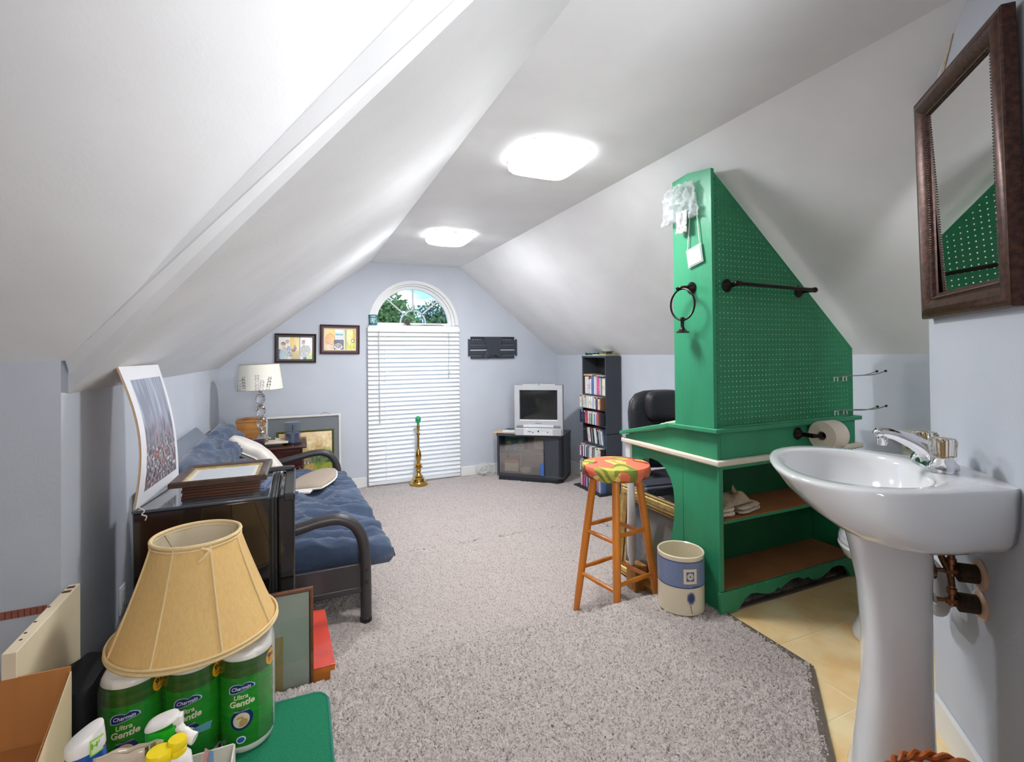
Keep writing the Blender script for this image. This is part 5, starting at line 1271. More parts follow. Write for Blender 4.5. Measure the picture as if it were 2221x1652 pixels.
# ------------------------------------------------------------------ nightstand with its things
DW = M('dark_cherry', (78, 38, 30), .25, noise=.25, nscale=6, stretch=(1, 1, 4), coat=.3)
ns = thing('nightstand', 'dark cherry nightstand with curved legs in the corner behind the futon', 'nightstand', (-.24, 4.96, .004))
N = lambda b, name, mat=DW, **k: b.build(name, mat, ns, world=True, **k)
nx0, nx1, ny0, ny1, ntop = -.52, .028, 4.76, 5.24, .612
N(B().box(nx0, nx1, ny0, ny1, .405, ntop-.02), 'body', bevel=.003)
P = [(nx0-.03, ny0-.035), (-.25, ny0-.045), (nx1+.035, ny0-.035), (nx1+.04, ny1+.01), (nx0-.03, ny1+.01)]
N(B().prism([(x, y, ntop-.022) for x, y in P], (0, 0, .022)), 'top', bevel=.008, seg=3)
b = B(); b.prism([(nx0-.004, ny0-.002, z) if False else (x, ny0-.006, z) for x, z in [(nx0, .405), (nx0+.12, .39), (-.25, .375), (nx1-.12, .39), (nx1, .405), (nx1, .425), (nx0, .425)]], (0, .01, 0)); N(b, 'apron')
N(B().box(nx0+.03, nx1-.03, ny0-.012, ny0, .44, .575), 'drawer', bevel=.004)
for sx_ in (nx0+.09, nx1-.09): N(B().lathe([(.006, 0), (.012, -.014), (.010, -.02), (0, -.021)], 12, (sx_, ny0-.012, .508), 'y'), 'knob', M('brass'), smooth=True)
for lx, sx_ in ((nx0+.03, -1), (nx1-.03, 1)):
    for ly, sy_ in ((ny0+.03, -1), (ny1-.03, 1)):
        pth = [(lx, ly, .42), (lx+sx_*.018, ly+sy_*.018, .33), (lx+sx_*.006, ly+sy_*.006, .2), (lx-sx_*.004, ly-sy_*.004, .09), (lx+sx_*.012, ly+sy_*.012, .03), (lx+sx_*.018, ly+sy_*.018, .004)]
        N(B().tube(smoothpath(pth, 3), [.034]*3+[.030]*3+[.022]*3+[.016]*3+[.018]*3+[.022], 10), 'leg', smooth=True)
t = thing('wooden_box', 'honey brown wooden keepsake box on the nightstand behind the lamp', 'box', (-.405, 5.10, ntop+.001))
HW = M('honey_wood', (186, 128, 66), .35, noise=.2, nscale=5, stretch=(.6, 1, 6))
B().box(-.115, .115, -.09, .09, 0, .2).build('body', HW, t, bevel=.003); B().box(-.12, .12, -.095, .095, .2, .222).build('lid', HW, t, bevel=.004); B().box(-.07, .07, -.05, .05, .222, .236).build('lid_panel', HW, t, bevel=.005)
t = thing('black_book', 'black book lowest under the crystal lamp', 'book', (-.26, 4.87, ntop+.001)); B().box(-.14, .12, -.09, .09, 0, .02).build('cover', M('book_black', (32, 30, 32), .5), t, bevel=.002)
t = thing('pale_book', 'cream book between the black book and the crystal lamp', 'book', (-.22, 4.885, ntop+.0215)); B().box(-.06, .13, -.08, .08, 0, .016).build('cover', M('cream_card'), t, bevel=.002)
t = thing('purple_album', 'purple photo album under the left of the crystal lamp', 'album', (-.345, 4.86, ntop+.0215)); B().box(-.09, .06, -.09, .09, 0, .045).build('cover', M('album_purple', (66, 34, 64), .4), t, bevel=.003)
B().box(.058, .064, -.02, .02, .015, .035).build('clasp', CHROME, t)
lx, ly, lz = -.305, 4.88, ntop+.067
la = thing('table_lamp', 'crystal ball table lamp with a cream shade printed with dark twigs', 'lamp', mt=Matrix.Translation((lx, ly, lz)) @ Matrix.Rotation(math.radians(-1.5), 4, 'Y'))
B().box(-.075, .075, -.06, .06, 0, .012).build('base', CHROME, la, bevel=.004); B().lathe([(.06, .012), (.05, .022), (.02, .04), (.02, .05), (.026, .055), (.024, .065), (.018, .07), (.022, .08), (.02, .09)], 20).build('base_neck', M('brushed_nickel', (196, 192, 184), .25, metal=.9), la, smooth=True)
CRY = M('crystal', (250, 250, 252), .0, trans=1, ior=1.5)
for k in range(3):
    z = .09+k*.108; rings = []
    for j, (r_, dz) in enumerate(((.014, 0), (.033, .02), (.042, .052), (.034, .084), (.014, .104))): rings.append([Vector((r_*math.cos(2*math.pi*(q+.5*(j % 2))/8), r_*math.sin(2*math.pi*(q+.5*(j % 2))/8), z+dz)) for q in range(8)])
    B().loft(rings).build('crystal_ball', CRY, la)
    B().lathe([(.012, z+.102), (.016, z+.105), (.012, z+.109)], 14).build('collar', M('brushed_nickel'), la, smooth=True)
B().lathe([(.012, .41), (.016, .42), (.016, .46), (.01, .5)], 12).build('socket', M('brushed_nickel'), la, smooth=True)
shb = .44; rS0, rS1, hS = .185, .160, .225
def twig(u, v):
    # five printed sprigs round the front
    a = u*5*math.pi*2/ (math.pi*2)
    c = (244, 240, 226)
    if v < .62:
        for q, (uc, hh, dk, ln) in enumerate(((.60, .45, 0, .0), (.645, .60, 1, -.02), (.74, .62, 0, .0), (.81, .5, 1, .035), (.56, .42, 1, -.03), (.77, .4, 0, .01))):
            if v < hh:
                ctr_ = uc+ln*v*1.5; d = (u-ctr_)
                per = (v*26+q*.5) % 1
                if abs(d) < .020 and per < .55 and abs(abs(d)-.006-.010*per) < .0055: return (54, 46, 44) if dk else (170, 160, 168)
    return c
sh_ = panel('shade', lambda u, v: Vector(((rS0+(rS1-rS0)*v)*math.cos(2*math.pi*u), (rS0+(rS1-rS0)*v)*math.sin(2*math.pi*u), shb+hS*v)), 260, 44, twig, la, MP('shade_print', .8), smooth=True)
B().lathe([(rS0-.002, shb+.001), (rS1-.002, shb+hS-.001)], 48, cap=False).build('shade_lining', M('lining_white', (236, 232, 222), .9), la, smooth=True)
b = B()
for rr_1, z in ((rS0, shb), (rS1, shb+hS)): b.tube([(rr_1*math.cos(a), rr_1*math.sin(a), z) for a in np.linspace(0, 2*math.pi, 49)], .002, 5, cap=False)
for a in (0, 2.1, 4.2): b.tube([(0, 0, .5), (rS1*math.cos(a), rS1*math.sin(a), shb+hS-.01)], .0015, 5)
b.build('shade_wire', M('brushed_nickel'), la)
t = thing('disc_spindle', 'clear plastic disc spindle tub half full of discs on the nightstand', 'disc tub', (-.055, 4.90, ntop+.001))
B().lathe([(0, 0), (.077, 0), (.078, .008), (.07, .012), (0, .012)], 32).build('base', BLACKP, t, smooth=True)
b = B()
for k in range(24): b.lathe([(.008, .013+k*.0036), (.060, .013+k*.0036), (.060, .0158+k*.0036), (.008, .0158+k*.0036)], 32)
b.build('discs', M('disc_silver', (150, 158, 178), .2, metal=.7), t)
B().lathe([(.007, .012), (.007, .165), (0, .168)], 12).build('spindle', M('spindle_grey', (96, 104, 132), .4), t, smooth=True)
B().lathe([(.072, .012), (.072, .190), (.068, .196), (0, .196), (0, .1945), (.067, .1945), (.0705, .189), (.0705, .012), (.072, .012)], 36, cap=False).build('cover', M('clear_cover', (240, 244, 252), .03, trans=1, ior=1.08), t, smooth=True)
t = thing('white_clip', 'small white plastic clip on the nightstand left of the disc tub', 'clip', (-.17, 4.93, ntop+.001))
B().lathe([(.02, 0), (.022, .004), (.008, .008), (.008, .03)], 14).build('stand', TRIMW, t, smooth=True); B().prism([(-.03, 0, .06), (.03, 0, .035), (.02, 0, .02), (-.03, 0, .03)], (0, .012, 0)).build('blade', TRIMW, t, bevel=.003)

# large matted painting
def landscape(u, v):
    n1 = nz3(u*6, v*6, 2); n2 = nz3(u*22, v*22, 5); n3 = nz3(u*50, v*50, 7); f = n2*22+n3*16
    c = mixc((240, 222, 168), (214, 178, 120), v*1.2-.3+n1)
    tree = .60+.10*nz3(u*5, 1, 3)+.05*nz3(u*16, 2, 3)
    if v < tree+.04: c = mixc((214, 196, 120), (150, 150, 84), (tree+.04-v)*9)
    if v < tree-.04 and (u > .45 or u < .2): c = mixc((128, 142, 76), (58, 88, 56), .5+n2*2)
    if .36 < v < .56 and .16 < u < .60: c = mixc((186, 170, 138), (150, 132, 104), .5+n1*2) if v < .56-abs(u-.38)*.4 else c
    if .36 < v < .41 and .16 < u < .60: c = (104, 92, 72) if math.sin(u*90) > .2 else (196, 186, 160)
    if v < .37: c = mixc((172, 176, 74), (120, 146, 58), .5+n1*2+n2)
    px_ = .60-.75*(.37-v)
    if v < .37 and abs(u-px_) < .05+.55*(.37-v): c = mixc((216, 180, 124), (196, 156, 104), .5+n2*2)
    if v < .08: c = mixc(c, (120, 110, 56), .5)
    return tuple(q+f for q in c)
pt = thing('matted_painting', 'large grey matted landscape painting in a thin white frame leaning in the corner', 'painting', mt=Matrix.Translation((.045, 5.285, .006)) @ Matrix.Rotation(math.radians(-5), 4, 'X'))
Wp, Hp = .70, .81
frame_parts(pt, Wp, Hp, [(0, 0), (0, .022), (.004, .025), (.018, .022), (.022, .010)], M('white_frame', (222, 220, 214), .5))
B().box(-Wp/2+.02, Wp/2-.02, -.010, -.004, .02, Hp-.02).build('mat_board', M('mat_grey', (118, 124, 128), .85, noise=.03, nscale=80), pt)
iw0, iw1, iz0, iz1 = -.25, .285, .12, .66
ff = frame_parts(pt, iw1-iw0, iz1-iz0, [(0, .006), (0, .016), (.006, .020), (.016, .014), (.022, .012)], M('olive_gold_frame', (104, 104, 62), .4, metal=.4)); ff.name = 'inner_frame'; ff.location = ((iw0+iw1)/2, 0, iz0)
panel('painting_print', rectp(iw0+.02, iw1-.02, iz0+.02, iz1-.02, -.0115), 150, 150, landscape, pt, MP('photo_print', .25))
B().box(-Wp/2+.018, Wp/2-.018, -.016, -.0145, .018, Hp-.018).build('glass', M('picture_glass'), pt) if False else None
B().tube([(.15, -.01, Hp-.002), (.20, -.008, Hp+.02), (.25, -.01, Hp-.002)], .0016, 5).build('hanging_wire', M('dark_metal'), pt)

# ------------------------------------------------------------------ mini fridge with the things on it
BF = M('fridge_black', (22, 16, 20), .12, coat=.6)
f0x, f1x, f0y, f1y, fz = -.552, -.018, 2.165, 2.645, .862
fg = thing('mini_fridge', 'black glossy mini fridge turned sideways between the landing and the futon', 'fridge', ((f0x+f1x)/2, (f0y+f1y)/2, .004))
Fg = lambda b, name, mat=BF, **k: b.build(name, mat, fg, world=True, **k)
Fg(B().box(f0x, -.108, f0y, f1y, .03, fz-.012), 'cabinet', bevel=.004)
Fg(B().box(f0x-.004, -.110, f0y-.004, f1y+.004, fz-.012, fz), 'top_panel', M('fridge_top', (70, 76, 84), .12, coat=.8), bevel=.004)
for x0_, x1_ in ((-.104, -.094), (-.091, -.083)): Fg(B().box(x0_, x1_, f0y+.002, f1y-.002, .04, fz-.008), 'door_gasket', M('gasket_black', (36, 36, 38), .4), bevel=.003)
Fg(B().box(-.108, -.082, f0y+.008, f1y-.008, .045, fz-.012), 'gasket_core', BLACKP)
Fg(B().box(-.080, f1x, f0y, f1y, .035, fz-.004), 'door', BF, bevel=.010, seg=3)
Fg(B().box(-.060, f1x+.002, f0y-.002, f1y, fz-.03, fz+.001), 'door_cap', BLACKP, bevel=.006)
b = B(); b.prism([(-.20, f1y-.06, fz+.001), (-.03, f1y-.05, fz+.001), (-.018, f1y-.03, fz+.001), (-.03, f1y-.01, fz+.001), (-.20, f1y-.02, fz+.001), (-.215, f1y-.04, fz+.001)], (0, 0, .018)); Fg(b, 'hinge_cover', BLACKP, bevel=.005, seg=3)
for x_ in (f0x+.03, -.14):
    for y_ in (f0y+.04, f1y-.04): Fg(B().lathe([(.018, .004), (.02, .01), (.016, .035)], 12, (x_, y_, 0)), 'foot', BLACKP, smooth=True)
# stack of framed pictures
DWF = M('walnut_frame', (86, 52, 36), .35, noise=.3, nscale=30, stretch=(.3, 3, 3))
zz = fz+.001
def flatpic(name, label, cx_, cy_, W_, D_, z_, th, mat, art=None, rot=0, liner=None, fw=.03):
    t = thing(name, label, 'picture', mt=Matrix.Translation((cx_, cy_, z_)) @ Matrix.Rotation(rot, 4, 'Z') @ Matrix.Rotation(math.radians(-90), 4, 'X'), group='framed pictures stacked on the mini fridge')
    # local frame: x right, -y up (front), z towards the back of the room... origin at near edge
    frame_parts(t, W_, D_, [(0, 0), (0, th*.8), (.006, th), (fw*.6, th*.85), (fw, th*.5), (fw, 0)], mat)
    if liner: frame_parts(t, W_-2*fw, D_-2*fw, [(0, 0), (0, th*.62), (.008, th*.66), (.012, th*.4)], liner, 'liner').location = (0, 0, fw)
    if art: panel('print', rectp(-W_/2+fw+.008, W_/2-fw-.008, fw+.008, D_-fw-.008, -th*.35), 40, 34, art, t, MP('photo_print', .25))
    else: B().box(-W_/2+.01, W_/2-.01, -th*.5, -.001, .01, D_-.01).build('backing', M('backing_dark', (60, 48, 40), .8), t)
    return t
ords = ['lowest', 'second from the bottom', 'third from the bottom', 'fourth from the bottom', 'second from the top']
for k in range(5):
    flatpic('stacked_frame', 'thin walnut picture frame in the stack on the fridge, %s' % ords[k], -.288+.004*(k % 2), 2.255, .27, .26, zz+k*.0112, .011, DWF, rot=-.02+.01*(k % 2))
flatpic('gold_edged_picture', 'framed pale watercolour with gold liner lying on top of the picture stack on the fridge', -.288, 2.20, .335, .33, zz+.0565, .022, M('walnut_dark_frame', (70, 50, 42), .3, noise=.2, nscale=30, coat=.3),
        lambda u, v: (206+12*nz3(u*14, v*8), 212+10*nz3(u*9, v*12), 218) if .07 < u < .93 and .07 < v < .93 else (232, 228, 216), rot=-.02, liner=M('gold_leaf'), fw=.036)
tag(B().prism([(-.155, 2.30, zz), (-.135, 2.30, zz), (-.115, 2.42, zz), (-.125, 2.42, zz)], (0, 0, .012)).build('folded_card', M('blue_white_card', (120, 136, 176), .5)), 'small blue and white card edge sticking out beside the picture stack on the fridge', 'card')

# poster board with a wire leaning from the fridge top to the ceiling
def crowd(u, v):
    if u < .13 or u > .93 or v < .09 or v > .90: return (236, 234, 238)
    uu, vv = (u-.13)/.8, (v-.09)/.81
    sky = mixc((176, 186, 202), (134, 138, 156), .5+nz3(uu*9, vv*2, 1)*1.4+nz3(uu*26, vv*5, 2)*.8)
    n = nz3(uu*20, vv*4.5, 3)+.6*nz3(uu*46, vv*11, 6)
    mid = mixc((150, 148, 164), (98, 94, 112), .5+n*1.3)
    if nz3(uu*18, vv*4, 9) > .26: mid = mixc(mid, (196, 146, 138), .7)
    n2 = nz3(uu*24, vv*10, 12); n3 = nz3(uu*50, vv*26, 4)
    low = mixc((60, 60, 78), (136, 132, 146), .5+n2*1.4+n3*.7)
    if nz3(uu*20, vv*9, 20) > .26: low = mixc(low, (168, 84, 78), .75)
    if n3 > .24: low = mixc(low, (226, 220, 216), .8)
    t1 = (.66+.12*nz3(uu*7, vv*2, 2)-vv)*7; t2 = (.44+.10*nz3(uu*8, vv*3, 5)-vv)*8
    c = mixc(sky, mid, t1); return mixc(c, low, t2)
pf, pb_ = (Vector((-.547, 2.17, .866)), Vector((-.597, 2.17, 1.385))), (Vector((-.50, 2.62, .875)), Vector((-.572, 2.60, 1.385)))
def pos(u, v, o=0):
    a = pf[0].lerp(pf[1], v); c = pb_[0].lerp(pb_[1], v); p = a.lerp(c, u); bow = math.sin(math.pi*min(1, v*1.0))
    return p+Vector((.040*bow*(1-.5*u)+o, 0, 0))
po = thing('poster_board', 'curved white poster board with a dark crowded print leaning on the fridge', 'poster', (-.55, 2.4, .866))
b = B(); g0 = lambda o: [[pos(u, v, o) for u in np.linspace(0, 1, 13)] for v in np.linspace(0, 1, 21)]
fr_, bk2 = g0(0), g0(-.006)
b.loft([r_+list(reversed(q_)) for r_, q_ in zip(fr_, bk2)]); b.build('board', M('foam_board_edge', (206, 172, 138), .8), po, world=True, smooth=True, sharp=30)
panel('print', lambda u, v: pos(.0+u, v, .0012), 190, 250, crowd, po, MP('poster_print', .35), world=True, smooth=True)
B().tube(smoothpath([(-.533, 2.158, .875), (-.515, 2.152, .862), (-.522, 2.150, .85), (-.508, 2.150, .842), (-.512, 2.150, .828)]), .0022, 6).build('hanging_wire', M('string_white', (216, 204, 190), .7), po, world=True)

# leaning framed glass at the landing edge
gf = thing('leaning_frame', 'thin brown wood frame with grey green backing standing below the landing edge', 'picture', mt=Matrix.Translation((-.095, 2.045, .006)) @ Matrix.Rotation(math.radians(-6), 4, 'X') @ Matrix.Rotation(.0, 4, 'Z'))
frame_parts(gf, .285, .50, [(0, 0), (0, .016), (.003, .019), (.010, .019), (.014, .012), (.016, .007)], M('brown_oak_frame', (106, 66, 44), .4, noise=.25, nscale=40))
B().box(-.128, .128, -.006, -.003, .014, .486).build('backing', M('backing_green_grey', (176, 188, 172), .6), gf)
B().box(-.128, .035, -.0075, -.0062, .014, .335).build('paper_strip', M('tan_strip', (176, 158, 98), .6), gf)
B().box(-.127, .127, -.0105, -.0085, .015, .485).build('glass', M('picture_glass'), gf)

# red topped wooden stool table
rt = thing('red_top_table', 'small orange wood table with a chipped glossy red top beside the leaning frame', 'table', (.07, 2.30, .004))
RD = M('red_gloss_paint', (214, 74, 58), .22, noise=.12, nscale=6, coat=.5)
zt_ = .155
q = [pz(676, 1452, zt_), pz(727, 1438, zt_), pz(705, 1320, zt_), pz(672, 1324, zt_)]
B().prism([q[0]+Vector((0, .0, -.006)), q[1]+Vector((0, 0, -.006)), q[2]+Vector((0, 0, -.006)), q[3]+Vector((0, 0, -.006))], (0, 0, .006)).build('red_top', RD, rt, world=True, bevel=.002)
B().prism([q[0]+Vector((0, .0, -.026)), q[1]+Vector((0, 0, -.026)), q[2]+Vector((0, 0, -.026)), q[3]+Vector((0, 0, -.026))], (0, 0, .0195)).build('top_board', OAK, rt, world=True, bevel=.002)
for p_ in (q[1]+Vector((-.03, .03, 0)), q[2]+Vector((-.03, -.03, 0)), q[3]+Vector((.016, -.03, 0))): B().box(p_.x-.012, p_.x+.012, p_.y-.012, p_.y+.012, .004, zt_-.026).build('leg', OAK, rt, world=True, bevel=.002)
B().box(q[1].x-.08, q[1].x-.018, q[1].y+.012, q[1].y+.028, .06, zt_-.026).build('apron', OAK, rt, world=True)

# ------------------------------------------------------------------ landing corner: toilet paper pack, lamp shade, boxes, bottles
LZ = H+.014
gm = thing('green_mat', 'dark green woven rubber backed mat on the landing carpet beside the paper pack', 'mat', (-.02, 1.65, LZ))
GM = M('mat_green', (10, 122, 84), .85, noise=.22, nscale=260, bump=.5, bscale=260)
mo = [(-.36, 1.30), (.088, 1.30), (.088, 1.86), (.066, 1.896), (.045, 1.905), (-.36, 1.905)]
B().prism([(x, y, LZ) for x, y in mo], (0, 0, .008)).build('pile', GM, gm, world=True, bevel=.003)
B().tube([(-.36, 1.905, LZ+.005), (.043, 1.905, LZ+.005), (.066, 1.897, LZ+.005), (.080, 1.88, LZ+.005), (.088, 1.86, LZ+.005), (.088, 1.30, LZ+.005)], .0055, 8).build('bound_edge', M('edge_teal', (28, 118, 100), .7), gm, world=True, smooth=True)
pkz = LZ+.008
pk = thing('toilet_paper_pack', 'large plastic wrapped pack of toilet paper rolls with green printed columns', 'toilet paper pack', (-.30, 1.80, pkz))
WR = M('wrapped_paper_white', (236, 230, 222), .35, coat=.5, bump=.25, bscale=30)
hp = .305; rp_ = .0735; cxs = (-.452, -.303, -.158); cyf = 1.775
def colx(i, a): return Vector((cxs[i]+rp_*math.sin(a), cyf-rp_*math.cos(a), 0))
for i in range(3):
    rings = []
    for z, s_ in ((0, .86), (.006, .96), (.02, 1), (hp-.03, 1), (hp-.012, .98), (hp-.002, .9), (hp, .8)):
        ring_ = []
        for k in range(40):
            a = 2*math.pi*k/40; x_ = cxs[i]+rp_*s_*math.sin(a); y_ = cyf-rp_*s_*math.cos(a)
            if math.cos(a) < 0: y_ = cyf+(.155+rp_*0)*s_*min(1, -math.cos(a)*1.6)
            ring_.append(Vector((x_, y_, pkz+z)))
        rings.append(ring_)
    B().loft(rings).build('roll_column', WR, pk, world=True, smooth=True, sharp=50)
    B().lathe([(.02, hp-.004), (.021, hp+.001), (.012, hp-.004), (0, hp-.004)], 14, (cxs[i], cyf+.01, pkz)).build('roll_core', M('core_grey', (120, 112, 108), .8), pk, world=True, smooth=True)
    def cmap(a, z, o=.0012, i=i): return Vector((cxs[i]+(rp_+o)*math.sin(a), cyf-(rp_+o)*math.cos(a), pkz+z))
    def gcol(u, v):
        g = 12*nz3(u*3, v*22, 4)+8*nz3(u*12, v*40, 8)
        t_ = max(0, min(1, (v-.05)/.6)); d = (1-abs(2*u-1))
        base = (38+g, 118+26*math.sin(v*3.2)+g, 34) if v < .80 else (52+g, 92+g, 30)
        return base
    L_ = 1.42
    panel('green_wrap', lambda u, v, c=cmap: c((u-.5)*2*L_, .026+(.285-.026)*v, .0012), 30, 46, gcol, pk, MP('film_print', .22, .6), world=True, smooth=True)
    s_ = .0022; ac = -.12 if i == 2 else -.05
    def tm(x0_, z0_, o=s_, c=cmap, ac=ac, rot=.0): return lambda x, y: c(ac+(x0_+x)/rp_, z0_+y+.12*x, o)
    NB = M('label_navy', (28, 38, 110), .3, coat=.4); LBL = M('label_sky', (190, 216, 240), .3); CRT = M('letter_cream', (238, 232, 200), .3)
    # cloud shaped badge
    bd = [(-.030, -.012), (-.016, -.013), (.004, -.010), (.022, -.008), (.034, -.007), (.034, -.001), (.026, .006), (.014, .010), (.004, .006), (-.006, .010), (-.020, .010), (-.030, .002)]
    f_ = tm(0, .205, .0018)
    bs = [p[:2] for p in smoothpath([(*p, 0) for p in bd+[bd[0]]], 3)[:-1]]
    def fan(pts, fn, name, mat):
        b = B(); c0 = (sum(p[0] for p in pts)/len(pts), sum(p[1] for p in pts)/len(pts)); n = len(pts)
        rr0 = [Vector(fn(*p)) for p in pts]; rr1 = [Vector(fn(c0[0]+(p[0]-c0[0])*.5, c0[1]+(p[1]-c0[1])*.5)) for p in pts]; cc0 = Vector(fn(*c0))
        b.add(rr0+rr1+[cc0], [(k, (k+1) % n, n+(k+1) % n, n+k) for k in range(n)]+[(n+k, n+(k+1) % n, 2*n) for k in range(n)])
        return b.build(name, mat, pk, world=True)
    fan([(x*1.1, y*1.16) for x, y in bs], tm(0, .205, .0016), 'badge_edge', LBL); fan(bs, tm(0, .205, .0021), 'badge', NB)
    text('lettering', 'Charmin', tm(.0, .2035, .0028), .0150, M('letter_white', (240, 242, 246), .3), pk, shear=.25, world=True, solid=.0002)
    text('lettering', 'Ultra', tm(.0, .177, .0024), .019, CRT, pk, shear=.1, world=True, solid=.0004)
    text('lettering', 'Gentle', tm(.002, .158, .0024), .025, CRT, pk, shear=.1, world=True, solid=.0008)
    cir = lambda r1, r2: [(r1*math.cos(a), r2*math.sin(a)) for a in np.linspace(0, 2*math.pi, 28)[:-1]]
    fan(cir(.031, .031), tm(.002, .108, .0018), 'round_seal', NB); fan(cir(.0225, .0225), tm(.001, .107, .0024), 'round_seal', M('seal_cream', (236, 216, 186), .3))
    fan([(-.008, -.017), (.004, -.018), (.014, -.012), (.014, .0), (.006, .006), (-.001, .006), (-.008, -.002)], tm(.004, .106, .003), 'bottle_print', M('seal_tan', (196, 160, 104), .4))
    fan([(-.003, .006), (.003, .006), (.003, .012), (-.012, .013), (-.014, .006), (-.011, .006), (-.010, .010), (-.003, .010)], tm(.004, .106, .003), 'bottle_print', M('seal_tan'))
    text('lettering', 'WITH LOTION', tm(.002, .1345, .0026), .006, M('letter_white'), pk, world=True)
    fan(cir(.013, .011), tm(.0, .048, .0018), 'round_seal', M('letter_white')); fan(cir(.010, .008), tm(.0, .048, .0024), 'round_seal', M('seal_blue', (40, 100, 176), .3))
    ysl = lambda x, y: cmap(1.18+x/rp_, .258+y, .002)
    fan(cir(.022, .024), ysl, 'offer_spot', M('offer_yellow', (246, 176, 34), .3)); text('lettering', '9=', lambda x, y: cmap(1.16+x/rp_, .262+y, .003), .026, M('letter_navy', (30, 30, 60), .4), pk, world=True, solid=.0006)
    text('lettering', 'MEGA', lambda x, y: cmap(1.16+x/rp_, .246+y, .003), .008, M('letter_navy'), pk, world=True)
# clear film bulging round the pack
b = B(); pf_ = []
for k in range(60):
    a = 2*math.pi*k/60; c_, s_ = math.cos(a), math.sin(a); e_ = 5; r_ = 1/(abs(c_)**e_+abs(s_)**e_)**(1/e_); pf_.append((c_*r_, s_*r_))
rings = []
for z, s_ in ((.0, .95), (.03, 1.0), (.15, 1.0), (.27, 1.0), (.312, .96), (.335, .80)):
    rings.append([Vector((-.305+x*.226*s_+.003*nz3(k*.6, z*12), 1.815+y*.118*s_+.002*nz3(k*.5, z*10, 3), pkz+z*.97)) for k, (x, y) in enumerate(pf_)])
b.loft(rings, cap=False)
b.f = [f for f in b.f if max(b.v[i][0] for i in f) > -.10 or min(b.v[i][0] for i in f) < -.50]
b.build('clear_film', M('clear_film', (250, 250, 252), .08, trans=.96, ior=1.05, bump=.6, bscale=40), pk, world=True, smooth=True)

# lamp shade
ls = thing('spare_lampshade', 'large tan fabric bell lamp shade standing on the toilet paper pack', 'lamp shade', mt=Matrix.Translation((-.306, 1.868, pkz+.334)))
SF = M('shade_fabric', (226, 186, 120), .75, noise=.05, nscale=40, stretch=(4, 4, .3), bump=.2, bscale=150)
SI = M('shade_inner', (236, 222, 196), .8)
def shadef(u, v, o=0):
    a = 2*math.pi*u; n = 8; rb = .230; rt_ = .122
    poly_ = math.cos(math.pi/n)/math.cos((a+.35) % (2*math.pi/n)-math.pi/n)
    k = 1-v; r_ = rt_+(rb-rt_)*(k**1.12)
    sc = 1-(1-poly_)*.45*math.sin(math.pi*min(1, k*1.0+.05))
    return Vector(((r_*sc+o)*math.cos(a), (r_*sc+o)*math.sin(a), .305*v))
B().grid(lambda u, v: shadef(u, v), 96, 16).build('fabric', SF, ls, smooth=True, sharp=0)
B().grid(lambda u, v: shadef(u, v, -.003), 96, 10).build('lining', SI, ls, smooth=True, sharp=0)
TRM = M('shade_trim', (230, 202, 150), .7, bump=.3, bscale=200)
for v, r_ in ((0, .006), (1, .006)):
    B().tube([shadef(u, v, .002) for u in np.linspace(0, 1, 97)], r_, 8, cap=False).build('trim_band', TRM, ls, smooth=True)
    B().tube([shadef(u, v, .003)+Vector((0, 0, .012 if v == 0 else -.012)) for u in np.linspace(0, 1, 97)], .004, 6, cap=False).build('trim_band', TRM, ls, smooth=True)
for k in range(8):
    u0 = ((k*2*math.pi/8-.35) % (2*math.pi))/(2*math.pi)
    B().tube([shadef(u0, v, .0015) for v in np.linspace(.01, .99, 14)], .0032, 6).build('seam', TRM, ls, smooth=True)
b = B()
zt2 = .296
b.lathe([(.006, zt2-.05), (.012, zt2-.05), (.012, zt2-.047), (.006, zt2-.047)], 12)
for a in (2.6, 4.7, .5): b.tube([(.012*math.cos(a), .012*math.sin(a), zt2-.049), (.085*math.cos(a), .085*math.sin(a), zt2-.045), (.118*math.cos(a), .118*math.sin(a), zt2)], .0018, 6)
b.build('spider_fitter', M('brass_dull', (150, 128, 84), .4, metal=.8), ls, smooth=True)
B().box(.118, .126, -.012, .004, .335, .375).build('trim_knot', TRM, ls, bevel=.003) if False else None
b = B().tube(smoothpath([(.03, -.124, .298), (.05, -.122, .288), (.038, -.130, .272), (.025, -.134, .26)]), .005, 6); b.build('trim_knot', TRM, ls, smooth=True)

# cream plank leaning in the corner
pl_ = thing('shelf_plank', 'thick cream painted plank on edge in the corner, nail holes along its top', 'plank', (-.70, 1.83, LZ))
q0, q1 = pz(149, 1268, .675), pz(2, 1420, .675)
CP = M('cream_plank', (232, 218, 186), .5, noise=.05, nscale=5)
pw = Vector((.030, 0, 0))
zb3 = .30
b = B(); b.prism([(q0.x+.0, q0.y, .675), (q1.x+.0, q1.y, .675), (q1.x, q1.y, LZ+.0), (q1.x+.0, q1.y+.16, LZ+.0), (q0.x, q0.y, LZ+.12)], (.030, 0, 0))
b.build('board', CP, pl_, world=True, bevel=.0015)
b = B()
for f_ in (.06, .14, .38, .6, .75, .84): p_ = q0.lerp(q1, f_); b.lathe([(.004, 0), (.004, .0008), (0, .0006)], 8, (p_.x+.012+.008*math.sin(f_*30), p_.y, .675))
for f_ in (.05, .13): p_ = q0.lerp(q1, f_); b.box(p_.x+.004, p_.x+.024, p_.y-.012, p_.y+.004, .675, .6757)
b.build('nail_holes', M('chipped_brown', (96, 52, 44), .8), pl_, world=True)
